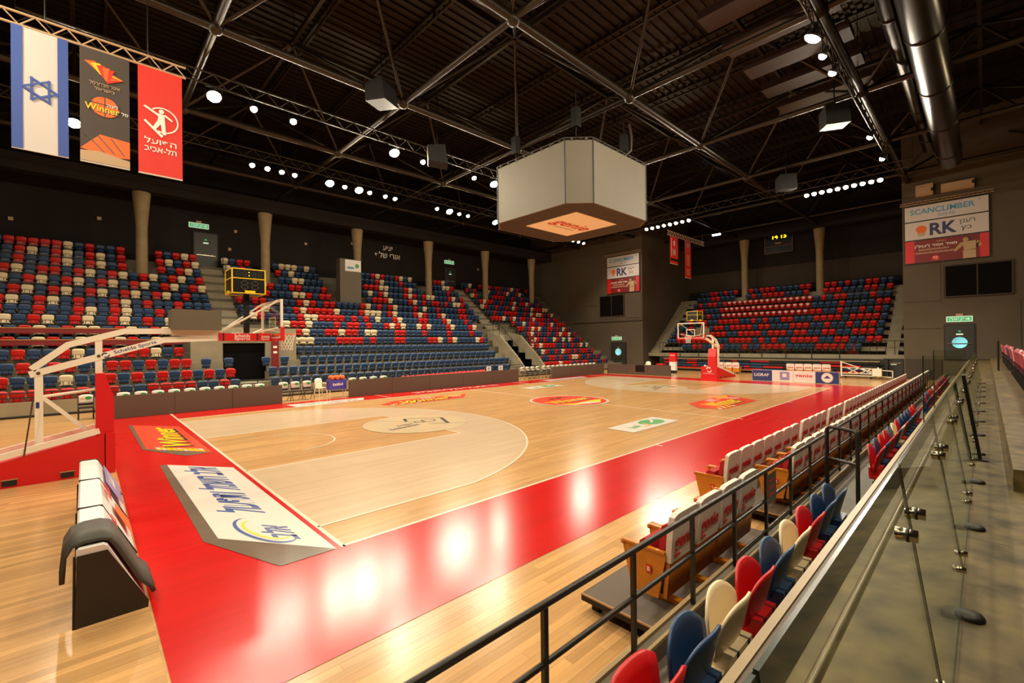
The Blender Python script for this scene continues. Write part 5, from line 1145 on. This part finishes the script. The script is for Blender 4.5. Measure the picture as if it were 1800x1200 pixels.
# digital clock on the end wall
t = thing('wall_clock', 'black digital board showing amber 14 15 on the end wall', 'clock', (48.1, 8.2, 11.5))
b = MB(); b.box((48.05, 6.95, 11.5), (48.2, 9.45, 13.7)); b.obj('body', 'black_face', t)
text('14 15', 'led_amber', (48.03, 8.1, 13.15), YN, Z1, 1.25, .44, t, .03); b = MB(); b.box((48.02, 7.95, 12.4), (48.05, 8.5, 12.55)); b.obj('amber_panel', 'trim_gold', t)
for z in (11.52, 12.2, 13.68): b = MB(); b.box((48.02, 6.95, z - .015), (48.06, 9.45, z + .015)); b.obj('frame_bar', 'trim_gold', t)
for y in (6.95, 9.45): b = MB(); b.box((48.02, y - .015, 11.5), (48.06, y + .015, 13.7)); b.obj('frame_bar', 'trim_gold', t)

# ================================================================== ROOF
t = thing('roof_space_frame', 'dark steel space frame carrying the corrugated roof', 'roof frame', (14, 7.5, 13.2))
GX = [-6.3 + 7 * k for k in range(8)]; GY = [-9.5 + 7 * k for k in range(6)]; ZB, ZT = 13.35, 16.1
for y in GY: b = MB(); b.tube([(-13.8, y, ZB), (47.9, y, ZB)], .15, 10); b.obj('lower_chord', 'roof_steel', t)
for x in GX: b = MB(); b.tube([(x, -15.8, ZB), (x, 32.8, ZB)], .12, 10); b.obj('lower_chord', 'roof_steel', t)
TX = [x + 3.5 for x in GX[:-1]] + [GX[0] - 3.5]; TY = [y + 3.5 for y in GY] + [GY[0] - 3.5]
for y in TY:
    b = MB(); b.box((-13.8, y - .07, ZT - .1), (47.9, y + .07, ZT + .1)); b.obj('upper_chord', 'roof_steel', t)
for x in TX: b = MB(); b.box((x - .07, -15.8, ZT - .1), (x + .07, 32.8, ZT + .1)); b.obj('upper_chord', 'roof_steel', t)
for x in GX:
    for y in GY:
        b = MB(); b.sphere((x, y, ZB), .26, 10, 6); b.obj('node', 'roof_steel', t)
        for dx in (-3.5, 3.5):
            for dy in (-3.5, 3.5):
                if y + dy > 32.5 or x + dx < -13: continue
                b = MB(); b.tube([(x, y, ZB), (x + dx, y + dy, ZT)], .07, 6, False); b.obj('diagonal', 'roof_steel', t)
for k in range(18):
    x = -12 + 3.4 * k; pt = thing('purlin', 'dark steel double purlin under the corrugated roof', 'purlin', (x, 8, 16.5), 0, 'roof purlins')
    for dz in (.55, .85):
        b = MB(); b.box((x - .05, -15.8, ZT + dz - .05), (x + .05, 32.8, ZT + dz + .03)); b.obj('rail', 'roof_steel', pt)
    for j in range(8): b = MB(); b.box((x - .03, -14 + 6 * j, ZT + .55), (x + .03, -13.9 + 6 * j, ZT + .85)); b.obj('spacer', 'roof_steel', pt)
# ducts on the right
for y, z, r_, lab, m_ in ((-4.75, 12.95, .52, 'large round shiny air duct under the roof above the near stand', 'duct'), (-3.9, 13.9, .3, 'smaller round air duct beside the large one', 'duct'), (-9.2, 14.2, .45, 'round air duct above the upper tier', 'duct')):
    t = thing('air_duct', lab, 'duct', (12, y, z)); b = MB(); b.tube([(-13, y, z), (33.5, y, z)], r_, 20); b.obj('pipe', m_, t)
    for k in range(10): x = -10 + 4.6 * k; b = MB(); b.lathe([(r_, -.04), (r_ + .03, -.04), (r_ + .03, .04), (r_, .04)], (x, y, z), 20, 'x'); b.obj('joint_ring', m_, t)
for k in range(5):
    x = 14 + 2.3 * k; b = MB(); b.box((x, -2.6, 14.6), (x + 1.0, 1.2, 14.9)); tag(b.obj('roof_panel', 'duct_red'), 'rusty brown panel slung between the roof beams', 'panel', 'rusty roof panels')
# loudspeakers
for x, y, z, rz, lab in ((21.5, -1.55, 12.5, .5, 'angular black loudspeaker hanging near the right hand lamp row'), (28.4, 2.2, 12.2, .6, 'angular black loudspeaker hanging beside the end lamp row'), (6.4, 11.0, 13.0, 2.0, 'angular black loudspeaker hanging near a roof node'), (10.5, 13.0, 12.2, 2.6, 'angular black loudspeaker hanging above the left lamp row')):
    t = thing('loudspeaker', lab, 'loudspeaker', (0, 0, 0)); b = MB(); b.prism([(-.5, -.45), (.45, -.35), (.5, .4), (-.35, .5)], -.45, .45, 'y'); b.obj('cabinet', 'black_plastic', t)
    b = MB(); b.prism([(.455, -.34), (.475, -.34), (.515, .39), (.495, .39)], -.42, .42, 'y'); b.obj('grille', 'panel_grey', t); b = MB(); b.tube([(0, 0, .45), (0, 0, 16.95 - z)], .03, 6); b.obj('hanger', 'black_steel', t)
    t.location = (x, y, z); t.rotation_euler = (0, 0, rz)
# lighting trusses
TR = [('lamp_truss', 'long dark lighting truss above the front of the long grandstand', (-10, 20.5, 12.66), (36, 20.5, 12.66)), ('lamp_truss', 'dark lighting truss above the far third of the court', (-4, 14.1, 12.63), (20, 14.1, 12.63)),
      ('lamp_truss', 'dark lighting truss across the far baseline', (30.4, -3.4, 12.19), (30.4, 18, 12.19)), ('lamp_truss', 'dark lighting truss above the near sideline', (-4, -2.4, 12.66), (30, -2.4, 12.66)), ('lamp_truss', 'dark lighting truss over the tier above the walkway', (-5, -8.2, 12.76), (30, -8.2, 12.76)), ('lamp_truss', 'dark lighting truss above the near baseline', (-6.5, -2.5, 12.66), (-6.5, 18, 12.66))]
for nm, lab, p, q in TR:
    t = thing(nm, lab, 'truss', ((p[0] + q[0]) / 2, (p[1] + q[1]) / 2, p[2])); lattice(t, p, q, .45, 'roof_steel', .9, .035)
    d = (Vector(q) - Vector(p)); n = max(2, int(d.length / 7))
    for k in range(n + 1): v = Vector(p) + d * (k / n); b = MB(); b.tube([v + Vector((0, 0, .45)), (v.x, v.y, 17.03)], .015, 5); b.obj('hanger', 'black_steel', t)
# floodlights: each a housing, lens and yoke with its own light
def lamp_proto(big):
    r = .24 if big else .13
    t = thing('floodlight', 'floodlight', 'lamp')
    M = Matrix.Rotation(math.radians(-30), 4, 'X')       # tilted towards local -Y
    def P(b, nm, m, par=t): me = b.mesh(nm, m); me.transform(M); return put(me, nm, par)
    b = MB(); b.lathe([(.0, .26), (r * .55, .24), (r * .7, .05), (r * 1.08, .0), (r * 1.08, -.05), (r * 1.0, -.05)], (0, 0, 0), 16); P(b, 'housing', 'black_steel')
    b = MB(); b.lathe([(r * .99, -.05), (r * .85, -.11), (r * .5, -.15), (0, -.165)], (0, 0, 0), 16); P(b, 'lens', 'lamp_lens' if big else 'lamp_small')
    b = MB(); b.tube([(-r * 1.15, 0, .0), (-r * 1.15, 0, .3), (r * 1.15, 0, .3), (r * 1.15, 0, .0)], .018, 6); b.obj('yoke', 'black_steel', t)
    return proto_done(t)
BIG, SMALL = lamp_proto(True), lamp_proto(False)
LIGHTS = []
def lamp(p, rz, big, lab, grp, power=1.0):
    o = dup(BIG if big else SMALL, p, rz, lab, grp)
    if power > 0:
        ld = bpy.data.lights.get('flood_%d_%.2f' % (big, power)) or bpy.data.lights.new('flood_%d_%.2f' % (big, power), 'SPOT')
        ld.energy = SPOT_W * power * (1.0 if big else .45); ld.color = LAMP_COL; ld.spot_size = math.radians(164); ld.spot_blend = 0.35; ld.shadow_soft_size = .22 if big else .12
        lo = bpy.data.objects.new('flood_beam', ld); col.objects.link(lo); lo.parent = o
        lo.location = (0, -.13, -.2); lo.rotation_euler = (math.radians(-30), 0, 0)
for x, big in ((-2.8, 1), (3.93, 0), (4.66, 0), (5.38, 0), (6.05, 0), (8.0, 1), (8.9, 0), (9.8, 1), (10.5, 0), (11.56, 0), (12.25, 0), (15.53, 0), (16.6, 1), (17.47, 0), (18.27, 0), (20.98, 1), (30.7, 0), (31.5, 0), (32.3, 0), (-7.5, 1)):
    lamp((x, 20.5, 12.3), 0, big, '%s floodlight on the truss above the long grandstand front' % ('large' if big else 'small'), '%s lamps above the long grandstand front' % ('large' if big else 'small'))
for x, big in ((1.1, 1), (2.45, 0), (3.94, 0), (8.68, 1), (10.32, 0), (13.73, 0), (15.25, 1)):
    lamp((x, 14.1, 12.27), 0, big, '%s floodlight on the truss above the far third of the court' % ('large' if big else 'small'), '%s lamps above the far third' % ('large' if big else 'small'))
for k in range(10): lamp((30.4, 1.6 - .40 * k, 11.83), -PI / 2, 0, 'small floodlight in the bright close-set bar before the end stand', 'lamps of the bright bar', .9)
for k in range(8): lamp((30.4, 12.7 - .5 * k, 11.83), -PI / 2, 0, 'small floodlight in the bar near the corner wall', 'lamps of the corner bar', .9)
for x, big in ((-1.5, 1), (3.5, 1), (8.5, 1), (14.2, 1), (15.5, 0), (16.9, 0), (24.4, 0), (28.1, 0)):
    lamp((x, -2.4, 12.3), PI, big, '%s floodlight on the truss above the near sideline' % ('large' if big else 'small'), '%s lamps above the near sideline' % ('large' if big else 'small'))
for x in (-3, 2.5, 8, 14, 20, 27): lamp((x, -8.2, 12.4), PI, 1, 'large floodlight hanging over the tier above the walkway', 'lamps over the upper tier', .6)
for y in (-1, 3, 7.5, 12, 16): lamp((-6.5, y, 12.3), PI / 2, 1, 'large floodlight on the truss above the near baseline', 'lamps above the near baseline')
t = thing('emergency_light', 'small cool white light above the narrow red banners', 'lamp', (40, 11, 12.6)); b = MB(); b.box((39.9, 10.7, 12.5), (40.1, 11.4, 12.62)); b.obj('tube_light', 'bulb_white', t); b = MB(); b.box((39.9, 10.6, 12.62), (40.1, 11.5, 12.7)); b.obj('fitting', 'rail_steel', t); b = MB(); b.tube([(40, 11.05, 12.7), (40, 11.05, 16.95)], .015, 5); b.obj('hanger', 'rail_steel', t)
